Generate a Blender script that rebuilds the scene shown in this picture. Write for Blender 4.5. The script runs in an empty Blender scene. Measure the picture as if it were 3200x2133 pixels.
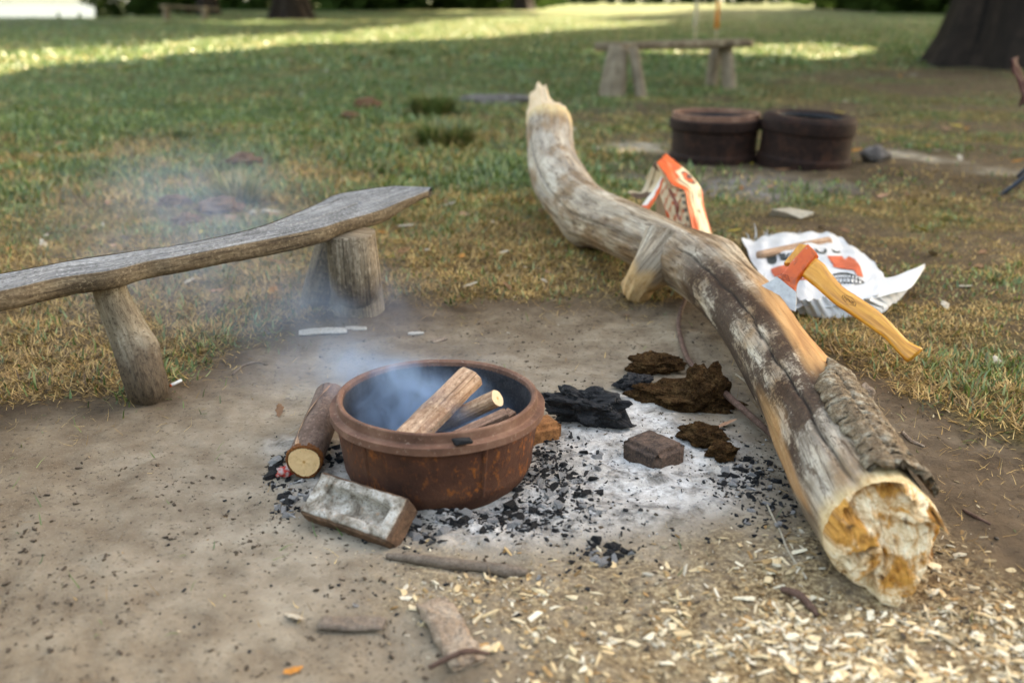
import bpy, bmesh, math, random
import numpy as np
from mathutils import Vector, Matrix, noise as mnoise
random.seed(7); rng = np.random.default_rng(11)
scene = bpy.context.scene
COL = scene.collection
rad = math.radians

# ------------------------------------------------------------------ camera
PITCH = rad(19.0); CAMH = 1.0; FOC = 35.0/36.0*3200.0
cam_d = bpy.data.cameras.new('camera'); cam = bpy.data.objects.new('camera', cam_d); COL.objects.link(cam)
cam.location = (0, 0, CAMH); cam.rotation_euler = (math.pi/2-PITCH, 0, 0)
cam_d.lens = 35; cam_d.sensor_width = 36; cam_d.clip_start = 0.05; cam_d.clip_end = 6000
cam_d.dof.use_dof = True; cam_d.dof.focus_distance = 2.4; cam_d.dof.aperture_fstop = 2.0
scene.camera = cam

# ------------------------------------------------------------------ sky, sun, exposure
SUN_EL, SUN_AZ = rad(37), rad(40)        # azimuth measured from +Y towards +X
SUNV = Vector((math.sin(SUN_AZ)*math.cos(SUN_EL), math.cos(SUN_AZ)*math.cos(SUN_EL), math.sin(SUN_EL)))
world = bpy.data.worlds.new('World'); scene.world = world; world.use_nodes = True
wn = world.node_tree.nodes; wl = world.node_tree.links
sky = wn.new('ShaderNodeTexSky'); sky.sky_type = 'NISHITA'; sky.sun_disc = False
sky.sun_elevation = SUN_EL; sky.sun_rotation = SUN_AZ; sky.air_density = 1.0; sky.dust_density = 2.5; sky.ozone_density = 1.0
bg = wn['Background']; bg.inputs['Strength'].default_value = 0.10
wl.new(sky.outputs[0], bg.inputs[0])
sl = bpy.data.lights.new('sun', 'SUN'); sl.energy = 2.9; sl.angle = rad(0.53); sl.color = (1.0, 0.985, 0.96)
sun = bpy.data.objects.new('sun', sl); COL.objects.link(sun)
sun.rotation_euler = (-SUNV).to_track_quat('-Z', 'Y').to_euler(); sun.location = SUNV*60
vs = scene.view_settings; vs.view_transform = 'Standard'; vs.look = 'None'; vs.gamma = 1.0; vs.use_curve_mapping = False
vs.exposure = 3.6
try:
    vs.use_white_balance = True; vs.white_balance_temperature = 10200; vs.white_balance_tint = 10
except Exception: pass
scene.cycles.use_denoising = True
scene.cycles.max_bounces = 6; scene.cycles.diffuse_bounces = 3; scene.cycles.transparent_max_bounces = 8
scene.cycles.volume_bounces = 0

# ------------------------------------------------------------------ pixel -> world at a known height / depth
cp, sp_ = math.cos(PITCH), math.sin(PITCH)
def ray(px, py):
    u = (px-1600.0)/FOC; v = (1066.5-py)/FOC
    return Vector((u, cp+v*sp_, -sp_+v*cp))
def G(px, py, z=0.0):                      # point at height z
    d = ray(px, py); return Vector((0, 0, CAMH)) + d*((z-CAMH)/d.z)
def D(px, py, t):                          # point at axial distance t
    return Vector((0, 0, CAMH)) + ray(px, py)*t
def onplane(px, py, p0, n):
    d = ray(px, py); o = Vector((0, 0, CAMH)); return o + d*((p0-o).dot(n)/d.dot(n))
def topx(p):                               # world -> pixel (arrays ok)
    x, y, z = p[..., 0], p[..., 1], p[..., 2]-CAMH
    dep = y*cp - z*sp_; up = y*sp_ + z*cp
    return 1600+x/dep*FOC, 1066.5-up/dep*FOC, dep
DS = 3200/2352.0                           # notes taken on a 2352 px wide view

# ------------------------------------------------------------------ numpy noise
def _h(ix, iy, s):
    n = (ix.astype(np.int64)*374761393 + iy.astype(np.int64)*668265263 + s*974634777) & 0x7fffffff
    n = ((n ^ (n >> 13))*1274126177) & 0x7fffffff
    n = ((n ^ (n >> 16))*2246822519) & 0x7fffffff
    return (n & 0xffff)/65535.0
def vn(x, y, s=0):
    x = np.asarray(x, float); y = np.asarray(y, float)
    ix = np.floor(x); iy = np.floor(y); fx = x-ix; fy = y-iy
    fx = fx*fx*(3-2*fx); fy = fy*fy*(3-2*fy)
    a = _h(ix, iy, s); b = _h(ix+1, iy, s); c = _h(ix, iy+1, s); d = _h(ix+1, iy+1, s)
    return (a*(1-fx)+b*fx)*(1-fy)+(c*(1-fx)+d*fx)*fy
def fbm(x, y, o=4, s=0):
    t = 0; a = .5; n = 0
    for k in range(o):
        t = t + a*vn(x*2**k+17.3*k, y*2**k-9.1*k, s+k); n += a; a *= .5
    return t/n
def sst(a, b, x):
    t = np.clip((x-a)/(b-a), 0, 1); return t*t*(3-2*t)
def sdpoly(x, y, poly):                    # signed distance, positive inside
    P = np.array([(p[0], p[1]) for p in poly]); Q = np.roll(P, -1, 0)
    d = np.full(np.shape(x), 1e9); ins = np.zeros(np.shape(x), bool)
    for (ax, ay), (bx, by) in zip(P, Q):
        ex, ey = bx-ax, by-ay
        t = np.clip(((x-ax)*ex+(y-ay)*ey)/(ex*ex+ey*ey+1e-12), 0, 1)
        d = np.minimum(d, np.hypot(x-ax-t*ex, y-ay-t*ey))
        if ey != 0:
            c = ((ay > y) != (by > y)) & (x < (ex)*(y-ay)/ey+ax); ins ^= c
    return np.where(ins, d, -d)
def poly(pts, z=0): return [G(a, b, z)[:2] for a, b in pts]

# ------------------------------------------------------------------ regions on the ground
DIRT = poly([(-700, 1400), (0, 1270), (250, 1215), (420, 1230), (560, 1170), (700, 1085), (850, 1010), (1000, 955), (1230, 945), (1500, 945), (1800, 930),
             (2000, 935), (2250, 905), (2450, 1010), (2560, 1085), (2700, 1150), (2820, 1210), (2980, 1300), (3250, 1400), (3900, 1650), (3900, 2700), (-700, 2700)])
ASH = poly([(880, 1400), (950, 1560), (1250, 1620), (1350, 1680), (1600, 1720), (1900, 1700), (2150, 1650), (2330, 1600), (2400, 1500), (2330, 1400), (2200, 1340), (2080, 1240), (1950, 1240), (1800, 1270), (1700, 1380), (1400, 1450), (1000, 1380)])
ASHW = poly([(1880, 1270), (1990, 1255), (2060, 1300), (2200, 1400), (2260, 1490), (2200, 1560), (2050, 1600), (1860, 1560), (1780, 1480), (1800, 1400), (1880, 1360)])
ASHF = poly([(1330, 1600), (1500, 1570), (1660, 1520), (1800, 1540), (1700, 1660), (1450, 1690)])
CHIP = poly([(1350, 1790), (1700, 1760), (2050, 1720), (2350, 1650), (2560, 1640), (2700, 1750), (2900, 1680), (3250, 1850), (3500, 2700), (1300, 2700), (1500, 2050)])
CHIPD = poly([(2050, 1880), (2350, 1800), (2560, 1690), (2650, 1860), (2950, 1780), (3150, 1950), (3250, 2300), (2000, 2300)])
DRUMDIRT = poly([(1950, 560), (2150, 500), (2750, 470), (3300, 450), (3350, 700), (3050, 680), (2900, 620), (2500, 640), (2150, 650)])
ASH2 = poly([(2080, 560), (2400, 560), (2650, 590), (2500, 620), (2200, 610)])
PALE = [poly([(2720, 462), (2800, 470), (2930, 495), (2920, 508), (2780, 488)]), poly([(3030, 530), (3190, 535), (3170, 555), (3050, 550)]), poly([(1890, 440), (2080, 445), (2060, 480), (1930, 475)])]
BROWN = poly([(1800, 330), (2300, 290), (2560, 215), (3300, 190), (3600, 480), (3600, 800), (2750, 700), (2300, 600), (1950, 460)])
BELT = poly([(1850, 930), (2300, 700), (2500, 780), (2750, 1000), (3300, 1200), (3900, 1500), (3900, 1300), (3200, 900), (2600, 640), (2100, 700)])
STRAWP = poly([(-500, 1260), (-500, 900), (300, 930), (600, 960), (1000, 900), (1300, 700), (1700, 700), (2100, 800), (2250, 930), (1500, 980), (900, 1060), (500, 1200), (0, 1290)])

def masks(x, y):
    x = np.asarray(x, float); y = np.asarray(y, float)
    n1 = fbm(x*3.1, y*3.1, 4, 3)-.5; n2 = fbm(x*14, y*14, 3, 9)-.5
    dd = sdpoly(x, y, DIRT) + n1*.22 + n2*.12
    dirt = sst(-.05, .10, dd)
    ash = sst(-.05, .08, sdpoly(x, y, ASH)+n1*.12+n2*.10)
    ashw = np.maximum(sst(-.05, .07, sdpoly(x, y, ASHW)+n1*.12+n2*.1), .8*sst(-.03, .05, sdpoly(x, y, ASHF)+n1*.1+n2*.1))
    chip = sst(-.12, .12, sdpoly(x, y, CHIP)+n1*.25+n2*.15)
    chipd = sst(-.10, .15, sdpoly(x, y, CHIPD)+n1*.2+n2*.15)
    dr2 = sst(-.3, .3, sdpoly(x, y, DRUMDIRT)+n1*.6)
    brown = sst(-1.2, 1.0, sdpoly(x, y, BROWN)+n1*2.5)
    belt = sst(-.25, .2, sdpoly(x, y, BELT)+n1*.4)
    straw = sst(-.3, .25, sdpoly(x, y, STRAWP)+n1*.5)
    pale = sum(sst(-.15, .1, sdpoly(x, y, p)+n1*.3) for p in PALE)
    return dict(dirt=dirt, ash=ash, ashw=ashw, chip=chip, chipd=chipd, dr2=dr2, brown=brown, belt=belt, straw=straw, pale=np.clip(pale, 0, 1), ash2=sst(-.2, .15, sdpoly(x, y, ASH2)+n1*.5))

def hgt(x, y):
    x = np.asarray(x, float); y = np.asarray(y, float)
    r = np.hypot(x, y)
    far = sst(6, 14, r)
    h = (fbm(x*1.7, y*1.7, 3, 21)-.5)*.030*sst(3.5, 6.0, r) + (fbm(x*5.5, y*5.5, 3, 31)-.5)*.026 + (fbm(x*22, y*22, 3, 41)-.5)*.012
    h = h + far*(fbm(x*.16, y*.16, 3, 51)-.5)*.25
    side = 1-sst(-.43, -.36, x/np.maximum(y, 1))
    h = h - sst(56, 90, y)*side*8 - sst(300, 900, r)*2
    return h
def hz(x, y): return float(hgt(x, y))

# ------------------------------------------------------------------ mesh helpers
def mesh(name, v, f, uv=None, cols=None, smooth=True):
    me = bpy.data.meshes.new(name)
    v = np.asarray(v, np.float32); me.vertices.add(len(v)); me.vertices.foreach_set('co', v.ravel())
    if isinstance(f, np.ndarray):
        n, k = f.shape; li = f.ravel(); st = np.arange(0, n*k, k); tot = np.full(n, k)
    else:
        tot = np.array([len(q) for q in f]); n = len(f); li = np.concatenate([np.asarray(q) for q in f]) if n else np.zeros(0, int)
        st = np.concatenate([[0], np.cumsum(tot)[:-1]]) if n else tot
    me.loops.add(len(li)); me.loops.foreach_set('vertex_index', li.astype(np.int32))
    me.polygons.add(n); me.polygons.foreach_set('loop_start', st.astype(np.int32)); me.polygons.foreach_set('loop_total', tot.astype(np.int32))
    me.polygons.foreach_set('use_smooth', np.full(n, smooth))
    if uv is not None:
        l = me.uv_layers.new(name='UVMap'); l.data.foreach_set('uv', np.asarray(uv, np.float32)[li].ravel())
    for k, c in (cols or {}).items():
        a = me.color_attributes.new(k, 'FLOAT_COLOR', 'POINT'); c = np.asarray(c, np.float32)
        if c.shape[1] == 3: c = np.concatenate([c, np.ones((len(c), 1), np.float32)], 1)
        a.data.foreach_set('color', c.ravel())
    me.update(calc_edges=True); me.validate()
    return me
def link(name, me, mat=None, parent=None, loc=None):
    o = bpy.data.objects.new(name, me); COL.objects.link(o)
    if mat is not None and not me.materials: me.materials.append(mat)
    if parent is not None: o.parent = parent
    if loc is not None: o.location = loc
    return o
def tag(o, label=None, cat=None, group=None, kind=None):
    if label: o['label'] = label
    if cat: o['category'] = cat
    if group: o['group'] = group
    if kind: o['kind'] = kind
    return o
def empty(name, loc, label, cat, group=None):
    o = bpy.data.objects.new(name, None); COL.objects.link(o); o.location = loc; o.empty_display_size = .05
    tag(o, label, cat, group); ORG[o.name] = Vector(loc); return o
ORG = {}
def part(name, v, f, mat, parent, uv=None, cols=None, smooth=True):     # v in world coordinates
    v = np.asarray(v, float)
    if parent is not None:
        v = v - np.array(WORG(parent)); 
    o = link(name, mesh(name, v, f, uv, cols, smooth), mat, parent); return o
def WORG(o):
    p = Vector((0, 0, 0))
    while o is not None: p += o.location; o = o.parent
    return p
def solo(name, v, f, mat, label, cat, group=None, uv=None, cols=None, smooth=True):   # one-mesh thing with its origin at its base
    v = np.asarray(v, float); c = np.array([v[:, 0].mean(), v[:, 1].mean(), v[:, 2].min()])
    o = link(name, mesh(name, v-c, f, uv, cols, smooth), mat, None, c); return tag(o, label, cat, group)
def spline(P, n):                           # Catmull-Rom through rows of P
    P = np.asarray(P, float); m = len(P); Q = np.vstack([2*P[0]-P[1], P, 2*P[-1]-P[-2]])
    t = np.linspace(0, m-1-1e-9, n); i = t.astype(int); f = (t-i)[:, None]
    a, b, c, d = Q[i], Q[i+1], Q[i+2], Q[i+3]
    return .5*((2*b)+(-a+c)*f+(2*a-5*b+4*c-d)*f*f+(-a+3*b-3*c+d)*f**3)
def frames(C):
    T = np.gradient(C, axis=0); T /= np.linalg.norm(T, axis=1)[:, None]+1e-12
    up = np.array([0, 0, 1.0]) if abs(T[0][2]) < .8 else np.array([0, 1.0, 0])
    S = []; U = []; s = None
    for t in T:
        s = np.cross(t, up) if s is None else s-t*np.dot(s, t); s /= np.linalg.norm(s); S.append(s); U.append(np.cross(s, t))
    return T, np.array(S), np.array(U)
def tube(P, R, n=40, seg=16, rn=None, cap=True, shape=None):
    """P control points, R control radii; rn(s_metres, theta)->radial factor; returns v,f,uv,info"""
    A = spline(np.column_stack([np.asarray(P, float), np.asarray(R, float)]), n); C = A[:, :3]; r = np.abs(A[:, 3])
    T, S, U = frames(C); L = np.concatenate([[0], np.cumsum(np.linalg.norm(np.diff(C, axis=0), axis=1))])
    th = np.linspace(0, 2*math.pi, seg, endpoint=False)
    Lg, Tg = np.meshgrid(L, th, indexing='ij')
    rr = r[:, None]*(rn(Lg, Tg) if rn is not None else 1.0)
    cx, sx = np.cos(Tg), np.sin(Tg)
    V = C[:, None, :] + S[:, None, :]*(rr*cx)[..., None] + U[:, None, :]*(rr*sx)[..., None]
    if shape is not None: V = shape(V, Lg, Tg)
    uv = np.stack([Tg*r.mean(), Lg], -1).reshape(-1, 2)
    v = V.reshape(-1, 3); F = []
    i, j = np.meshgrid(np.arange(n-1), np.arange(seg), indexing='ij'); j2 = (j+1) % seg
    F = np.stack([i*seg+j, i*seg+j2, (i+1)*seg+j2, (i+1)*seg+j], -1).reshape(-1, 4)
    fl = [tuple(q) for q in F]
    if cap:
        fl.append(tuple(range(seg-1, -1, -1))); fl.append(tuple((n-1)*seg+k for k in range(seg)))
    return v, fl, uv, (Lg, Tg, C, T, S, U, L)
def grid_faces(n, m):
    i, j = np.meshgrid(np.arange(n-1), np.arange(m-1), indexing='ij')
    return np.stack([i*m+j, i*m+j+1, (i+1)*m+j+1, (i+1)*m+j], -1).reshape(-1, 4)
def lathe(prof, seg=96, wob=None):
    prof = np.asarray(prof, float); n = len(prof); th = np.linspace(0, 2*math.pi, seg, endpoint=False)
    r = prof[:, 0][:, None]*np.ones(seg); z = prof[:, 1][:, None]*np.ones(seg); t = th[None]*np.ones((n, 1))
    if wob is not None: r, z = wob(r, z, t)
    v = np.stack([r*np.cos(t), r*np.sin(t), z], -1).reshape(-1, 3)
    i, j = np.meshgrid(np.arange(n-1), np.arange(seg), indexing='ij'); j2 = (j+1) % seg
    f = np.stack([i*seg+j, i*seg+j2, (i+1)*seg+j2, (i+1)*seg+j], -1).reshape(-1, 4)
    return v, f
def rchunk(sx, sy, sz, seed, k=14):         # convex splinter of rock / charcoal / wood
    rr = random.Random(seed); bm = bmesh.new()
    for _ in range(k):
        p = Vector((rr.uniform(-1, 1), rr.uniform(-1, 1), rr.uniform(-1, 1)))
        m = max(abs(p.x), abs(p.y), abs(p.z)); p = p/m*rr.uniform(.75, 1)
        bm.verts.new((p.x*sx, p.y*sy, p.z*sz))
    r = bmesh.ops.convex_hull(bm, input=bm.verts)
    for g in r['geom_interior']:
        if isinstance(g, bmesh.types.BMVert) and g.is_valid: bm.verts.remove(g)
    bmesh.ops.recalc_face_normals(bm, faces=bm.faces)
    bm.verts.index_update(); bm.verts.ensure_lookup_table()
    v = np.array([w.co[:] for w in bm.verts]); f = [tuple(w.index for w in q.verts) for q in bm.faces]; bm.free()
    return v, f
def lump(sx, sy, sz, seed, sub=3, amp=.35, fr=1.6, amp2=.12, fr2=6):
    bm = bmesh.new(); bmesh.ops.create_icosphere(bm, subdivisions=sub, radius=1)
    o = Vector((seed*3.7, seed*1.3, seed*7.1)); V = []
    for w in bm.verts:
        p = w.co.copy(); d = 1+amp*mnoise.noise(p*fr+o)+amp2*mnoise.noise(p*fr2+o)+amp2*.5*mnoise.noise(p*fr2*2.3+o)
        V.append((p.x*d*sx, p.y*d*sy, p.z*d*sz))
    f = [tuple(w.index for w in q.verts) for q in bm.faces]; bm.free(); return np.array(V), f
def rotz(v, a):
    c, s = math.cos(a), math.sin(a); v = np.asarray(v, float); return np.stack([v[:, 0]*c-v[:, 1]*s, v[:, 0]*s+v[:, 1]*c, v[:, 2]], -1)
def rotm(v, e):
    m = np.array(__import__('mathutils').Euler(e).to_matrix()); return np.asarray(v)@m.T

# ------------------------------------------------------------------ materials
class N:
    def __init__(s, name):
        s.m = bpy.data.materials.new(name); s.m.use_nodes = True; s.t = s.m.node_tree; s.t.nodes.clear()
        s.out = s.t.nodes.new('ShaderNodeOutputMaterial')
    def a(s, typ, _props=None, **inp):
        n = s.t.nodes.new(typ)
        for k, v in (_props or {}).items(): setattr(n, k, v)
        for k, v in inp.items():
            key = int(k[1:]) if k[0] == '_' and k[1:].isdigit() else k.replace('_', ' ')
            s.set(n.inputs[key], v)
        return n
    def set(s, sock, v):
        if isinstance(v, bpy.types.NodeSocket): s.t.links.new(v, sock)
        elif isinstance(v, bpy.types.Node): s.t.links.new(v.outputs[0], sock)
        else:
            if isinstance(v, (tuple, list)) and len(v) == 3 and sock.type == 'RGBA': v = (*v, 1)
            sock.default_value = v
    def coord(s, kind='Object', scale=(1, 1, 1)):
        if kind == 'Geo': c = s.a('ShaderNodeNewGeometry').outputs['Position']
        else: c = s.a('ShaderNodeTexCoord').outputs[kind]
        m = s.a('ShaderNodeMapping', Vector=c); m.inputs['Scale'].default_value = scale; return m.outputs[0]
    def noise(s, vec, scale=5, detail=4, rough=.55, dist=0):
        return s.a('ShaderNodeTexNoise', Vector=vec, Scale=scale, Detail=detail, Roughness=rough, Distortion=dist).outputs[0]
    def ramp(s, fac, stops):
        n = s.a('ShaderNodeValToRGB', Fac=fac); e = n.color_ramp.elements
        while len(e) < len(stops): e.new(.5)
        for q, (p, c) in zip(e, stops):
            q.position = p; q.color = (*c, 1) if isinstance(c, (tuple, list)) and len(c) == 3 else ((c, c, c, 1) if not isinstance(c, tuple) else c)
        return n.outputs[0]
    def mix(s, fac, a, b, mode='MIX'):
        n = s.a('ShaderNodeMix', {'data_type': 'RGBA', 'blend_type': mode}); s.set(n.inputs[0], fac); s.set(n.inputs[6], a); s.set(n.inputs[7], b); return n.outputs[2]
    def math(s, op, a, b=0.0, c=None):
        n = s.a('ShaderNodeMath', {'operation': op}); s.set(n.inputs[0], a); s.set(n.inputs[1], b)
        if c is not None: s.set(n.inputs[2], c)
        return n.outputs[0]
    def attr(s, name):
        n = s.a('ShaderNodeAttribute', {'attribute_name': name}); sep = s.a('ShaderNodeSeparateColor', Color=n.outputs['Color'])
        return n.outputs['Color'], sep.outputs[0], sep.outputs[1], sep.outputs[2]
    def bump(s, h, strength=.4, dist=.01, normal=None):
        n = s.a('ShaderNodeBump', Height=h, Strength=strength, Distance=dist)
        if normal is not None: s.set(n.inputs['Normal'], normal)
        return n.outputs[0]
    def done(s, color, rough=.85, bump=None, metal=0.0, spec=.3, coat=0.0, **kw):
        p = s.a('ShaderNodeBsdfPrincipled'); s.set(p.inputs['Base Color'], color); s.set(p.inputs['Roughness'], rough); s.set(p.inputs['Metallic'], metal)
        s.set(p.inputs['Specular IOR Level'], spec); s.set(p.inputs['Coat Weight'], coat)
        if bump is not None: s.set(p.inputs['Normal'], bump)
        s.t.links.new(p.outputs[0], s.out.inputs[0]); s.p = p; return s.m
def simple(name, c1, c2, scale=8, rough=.85, bstr=.4, bdist=.005, stretch=(1, 1, 1), kind='Object', c3=None, spec=.3, metal=0, detail=6):
    n = N(name); co = n.coord(kind, stretch); f = n.noise(co, scale, detail, .6)
    st = [(.3, c1), (.7, c2)] if c3 is None else [(.28, c1), (.5, c2), (.72, c3)]
    f2 = n.noise(co, scale*4.3, 4, .6); f3 = n.noise(co, scale*13, 3, .65)
    c = n.mix(n.ramp(f2, [(.42, .0), (.62, .6)]), n.ramp(f, st), tuple(x*.6 for x in c1)); c = n.mix(n.ramp(f3, [(.36, .5), (.47, 0.0)]), c, tuple(x*.5 for x in c1)); c = n.mix(n.ramp(f3, [(.56, 0.0), (.68, .4)]), c, tuple(min(1, x*1.3) for x in (c3 or c2)))
    return n.done(c, rough, n.bump(n.math('ADD', f, f2), bstr, bdist), metal, spec)

def mat_ground():
    n = N('ground'); P = n.coord('Geo')
    _, dirt, ash, ashw = n.attr('m1'); _, chip, soil, green = n.attr('m2'); _, straw, pale, ash2 = n.attr('m3')
    big = n.noise(P, 1.3, 4, .6); mid = n.noise(P, 9, 6, .65); fine = n.noise(P, 70, 5, .7); grit = n.noise(P, 260, 3, .7)
    sand = n.ramp(mid, [(.34, (.120, .083, .053)), (.5, (.195, .145, .096)), (.66, (.275, .218, .152))])
    sand = n.mix(n.ramp(big, [(.42, 0.0), (.60, .6)]), sand, (.118, .082, .052))
    sand = n.mix(n.ramp(fine, [(.35, .85), (.44, 0.0)]), sand, (.050, .034, .022))
    sand = n.mix(n.ramp(grit, [(.57, 0.0), (.68, .6)]), sand, (.33, .28, .215))
    brown = n.ramp(mid, [(.3, (.040, .024, .013)), (.55, (.085, .053, .031)), (.75, (.135, .090, .056))])
    brown = n.mix(n.ramp(fine, [(.32, .7), (.45, 0.0)]), brown, (.045, .03, .02))
    sand = n.mix(n.math('MULTIPLY', straw, n.ramp(big, [(.35, .9), (.65, .45)])), sand, n.ramp(mid, [(.32, (.20, .160, .118)), (.68, (.385, .335, .265))])); sand = n.mix(n.ramp(fine, [(.33, .8), (.41, 0.0)]), sand, (.06, .044, .03))
    c = n.mix(soil, sand, brown)
    strawc = n.ramp(fine, [(.30, (.020, .012, .006)), (.47, (.075, .046, .020)), (.65, (.20, .135, .062))])
    greenc = n.ramp(n.noise(P, 3.1, 5, .65), [(.3, (.022, .042, .012)), (.5, (.045, .075, .02)), (.72, (.10, .125, .055))])
    lawn = n.mix(green, strawc, greenc)
    c = n.mix(dirt, lawn, c)
    ac = n.ramp(n.noise(P, 24, 6, .7), [(.32, (.06, .055, .05)), (.44, (.22, .205, .185)), (.58, (.44, .41, .37))])
    c = n.mix(ash, c, ac)
    awf = n.math('MULTIPLY', ashw, n.ramp(n.noise(P, 17, 6, .7), [(.40, 0.0), (.60, 1.0)]))
    c = n.mix(awf, c, n.ramp(fine, [(.3, (.30, .29, .275)), (.60, (.66, .645, .62))]))
    c = n.mix(n.math('MULTIPLY', n.math('MAXIMUM', ash, ashw), n.ramp(n.noise(P, 130, 3, .7), [(.29, .95), (.36, 0.0)])), c, (.018, .018, .02))
    cc = n.ramp(n.noise(P, 85, 4, .75), [(.34, (.035, .020, .010)), (.47, (.16, .10, .048)), (.62, (.46, .35, .20))])
    c = n.mix(n.math('MULTIPLY', chip, n.ramp(n.noise(P, 12, 4, .7), [(.30, 0.25), (.55, .95)])), c, cc)
    c = n.mix(n.math('MULTIPLY', pale, n.ramp(mid, [(.35, .2), (.6, 1.0)])), c, (.36, .31, .235)); c = n.mix(n.math('MULTIPLY', ash2, .7), c, n.ramp(mid, [(.3, (.10, .095, .09)), (.7, (.28, .26, .24))]))
    h = n.math('ADD', n.math('MULTIPLY', mid, .6), n.math('ADD', n.math('MULTIPLY', fine, .35), n.math('MULTIPLY', grit, .12)))
    return n.done(c, .95, n.bump(h, .75, .018), 0, .12)
def mat_blade():
    n = N('grass_blade'); col, *_ = n.attr('Col')
    d = n.a('ShaderNodeBsdfDiffuse', Color=col); t = n.a('ShaderNodeBsdfTranslucent', Color=n.mix(.4, col, (.16, .24, .05)))
    g = n.a('ShaderNodeBsdfGlossy', Color=(1, 1, 1), Roughness=.45)
    m = n.a('ShaderNodeMixShader', _0=.22, _1=d.outputs[0], _2=t.outputs[0]); m2 = n.a('ShaderNodeMixShader', _0=.045, _1=m.outputs[0], _2=g.outputs[0])
    n.t.links.new(m2.outputs[0], n.out.inputs[0]); return n.m
def mat_leaf(name, c1, c2):
    n = N(name); f = n.noise(n.coord('Geo'), 1.7, 3); oi = n.a('ShaderNodeObjectInfo').outputs['Random']
    c = n.ramp(f, [(.3, c1), (.7, c2)])
    d = n.a('ShaderNodeBsdfDiffuse', Color=c); t = n.a('ShaderNodeBsdfTranslucent', Color=c); m = n.a('ShaderNodeMixShader', _0=.25, _1=d.outputs[0], _2=t.outputs[0])
    n.t.links.new(m.outputs[0], n.out.inputs[0]); return n.m
def mat_rust():
    n = N('rusty_iron'); P = n.coord('Object'); f = n.noise(P, 9, 6, .65); g = n.noise(n.coord('Object', (1, 1, .55)), 62, 5, .7); k = n.noise(P, 150, 4, .6)
    c = n.ramp(f, [(.3, (.035, .014, .009)), (.5, (.075, .027, .015)), (.72, (.12, .048, .026))])
    zz = n.a('ShaderNodeSeparateXYZ', Vector=n.a('ShaderNodeTexCoord').outputs['Object'])
    zone = n.math('MULTIPLY', n.ramp(n.noise(P, 5, 3, .5), [(.40, .15), (.60, 1.0)]), n.ramp(zz.outputs[2], [(.015, .0), (.05, 1.0), (.13, 1.0), (.15, .15)]))
    spots = n.math('MULTIPLY', n.ramp(g, [(.53, 0.0), (.64, 1.0)]), zone)
    c = n.mix(n.math('MULTIPLY', spots, .85), c, n.ramp(k, [(.3, (.20, .050, .012)), (.7, (.42, .125, .022))]))
    c = n.mix(n.ramp(k, [(.62, 0.0), (.75, .45)]), c, (.20, .10, .065))
    return n.done(c, .82, n.bump(n.math('ADD', n.math('MULTIPLY', g, .6), k), .5, .003), 0, .3)
def mat_rim():
    n = N('rim_iron'); P = n.coord('Object'); f = n.noise(P, 12, 6, .65); k = n.noise(P, 120, 4, .6)
    c = n.ramp(f, [(.3, (.08, .035, .022)), (.5, (.16, .075, .048)), (.7, (.25, .135, .09))])
    c = n.mix(n.ramp(k, [(.6, 0.0), (.72, .6)]), c, (.36, .25, .19))
    return n.done(c, .78, n.bump(k, .4, .002), 0, .35)
def mat_log():
    n = N('weathered_log'); U = n.coord('UV', (1, 1, 1)); G1 = n.coord('UV', (16, 1.6, 1)); G2 = n.coord('UV', (90, 5, 1)); G3 = n.coord('UV', (7, 3.2, 1))
    col, orange, bark, crack = n.attr('m'); col2, fresh, tan, lich = n.attr('m2')
    a = n.noise(G1, 1.2, 6, .62, .6); b = n.noise(G2, 1.5, 5, .65); g3 = n.noise(G3, 1.3, 6, .7); sp = n.noise(n.coord('UV', (60, 40, 1)), 1.6, 5, .7)
    c = n.ramp(a, [(.32, (.13, .082, .048)), (.44, (.31, .225, .145)), (.55, (.48, .385, .275)), (.70, (.66, .58, .46))])
    c = n.mix(n.ramp(b, [(.38, .8), (.50, 0.0)]), c, (.13, .09, .06))
    c = n.mix(n.math('MULTIPLY', tan, .42), c, n.ramp(sp, [(.35, (.44, .41, .36)), (.65, (.66, .62, .55))]))
    br = n.math('MULTIPLY', bark, n.ramp(n.math('ADD', n.math('MULTIPLY', g3, .75), n.math('MULTIPLY', sp, .3)), [(.46, 0.0), (.53, 1.0)]))
    c = n.mix(br, c, n.ramp(sp, [(.3, (.030, .018, .013)), (.55, (.075, .045, .03)), (.75, (.14, .095, .062))]))
    c = n.mix(n.ramp(n.noise(n.coord('UV', (26, 6, 1)), 1.7, 6, .7), [(.57, 0.0), (.64, .8)]), c, (.085, .050, .030))
    c = n.mix(n.ramp(sp, [(.66, 0.0), (.74, .55)]), c, (.62, .55, .45))
    fc = n.noise(n.coord('UV', (9, 1.1, 1)), 1.6, 5, .6, .7); c = n.mix(n.ramp(fc, [(.488, 0.0), (.5, .8), (.512, 0.0)]), c, (.06, .036, .022)); wm = n.noise(n.coord('UV', (5, 2.3, 1)), 1.4, 4, .6); c = n.mix(n.ramp(wm, [(.46, 0.0), (.60, .8)]), c, n.mix(1.0, c, (.55, .36, .20), 'MULTIPLY'))
    c = n.mix(orange, c, n.ramp(n.noise(G1, 1.9, 5, .6), [(.3, (.27, .115, .045)), (.55, (.50, .26, .105)), (.75, (.56, .34, .16))]))
    c = n.mix(fresh, c, n.ramp(sp, [(.3, (.42, .22, .07)), (.55, (.66, .50, .28))]))
    c = n.mix(crack, c, (.018, .012, .009))
    h = n.math('ADD', n.math('MULTIPLY', b, .7), n.math('ADD', n.math('MULTIPLY', sp, .5), n.math('MULTIPLY', br, .5)))
    return n.done(c, .8, n.bump(h, .6, .004), 0, .25)
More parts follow.
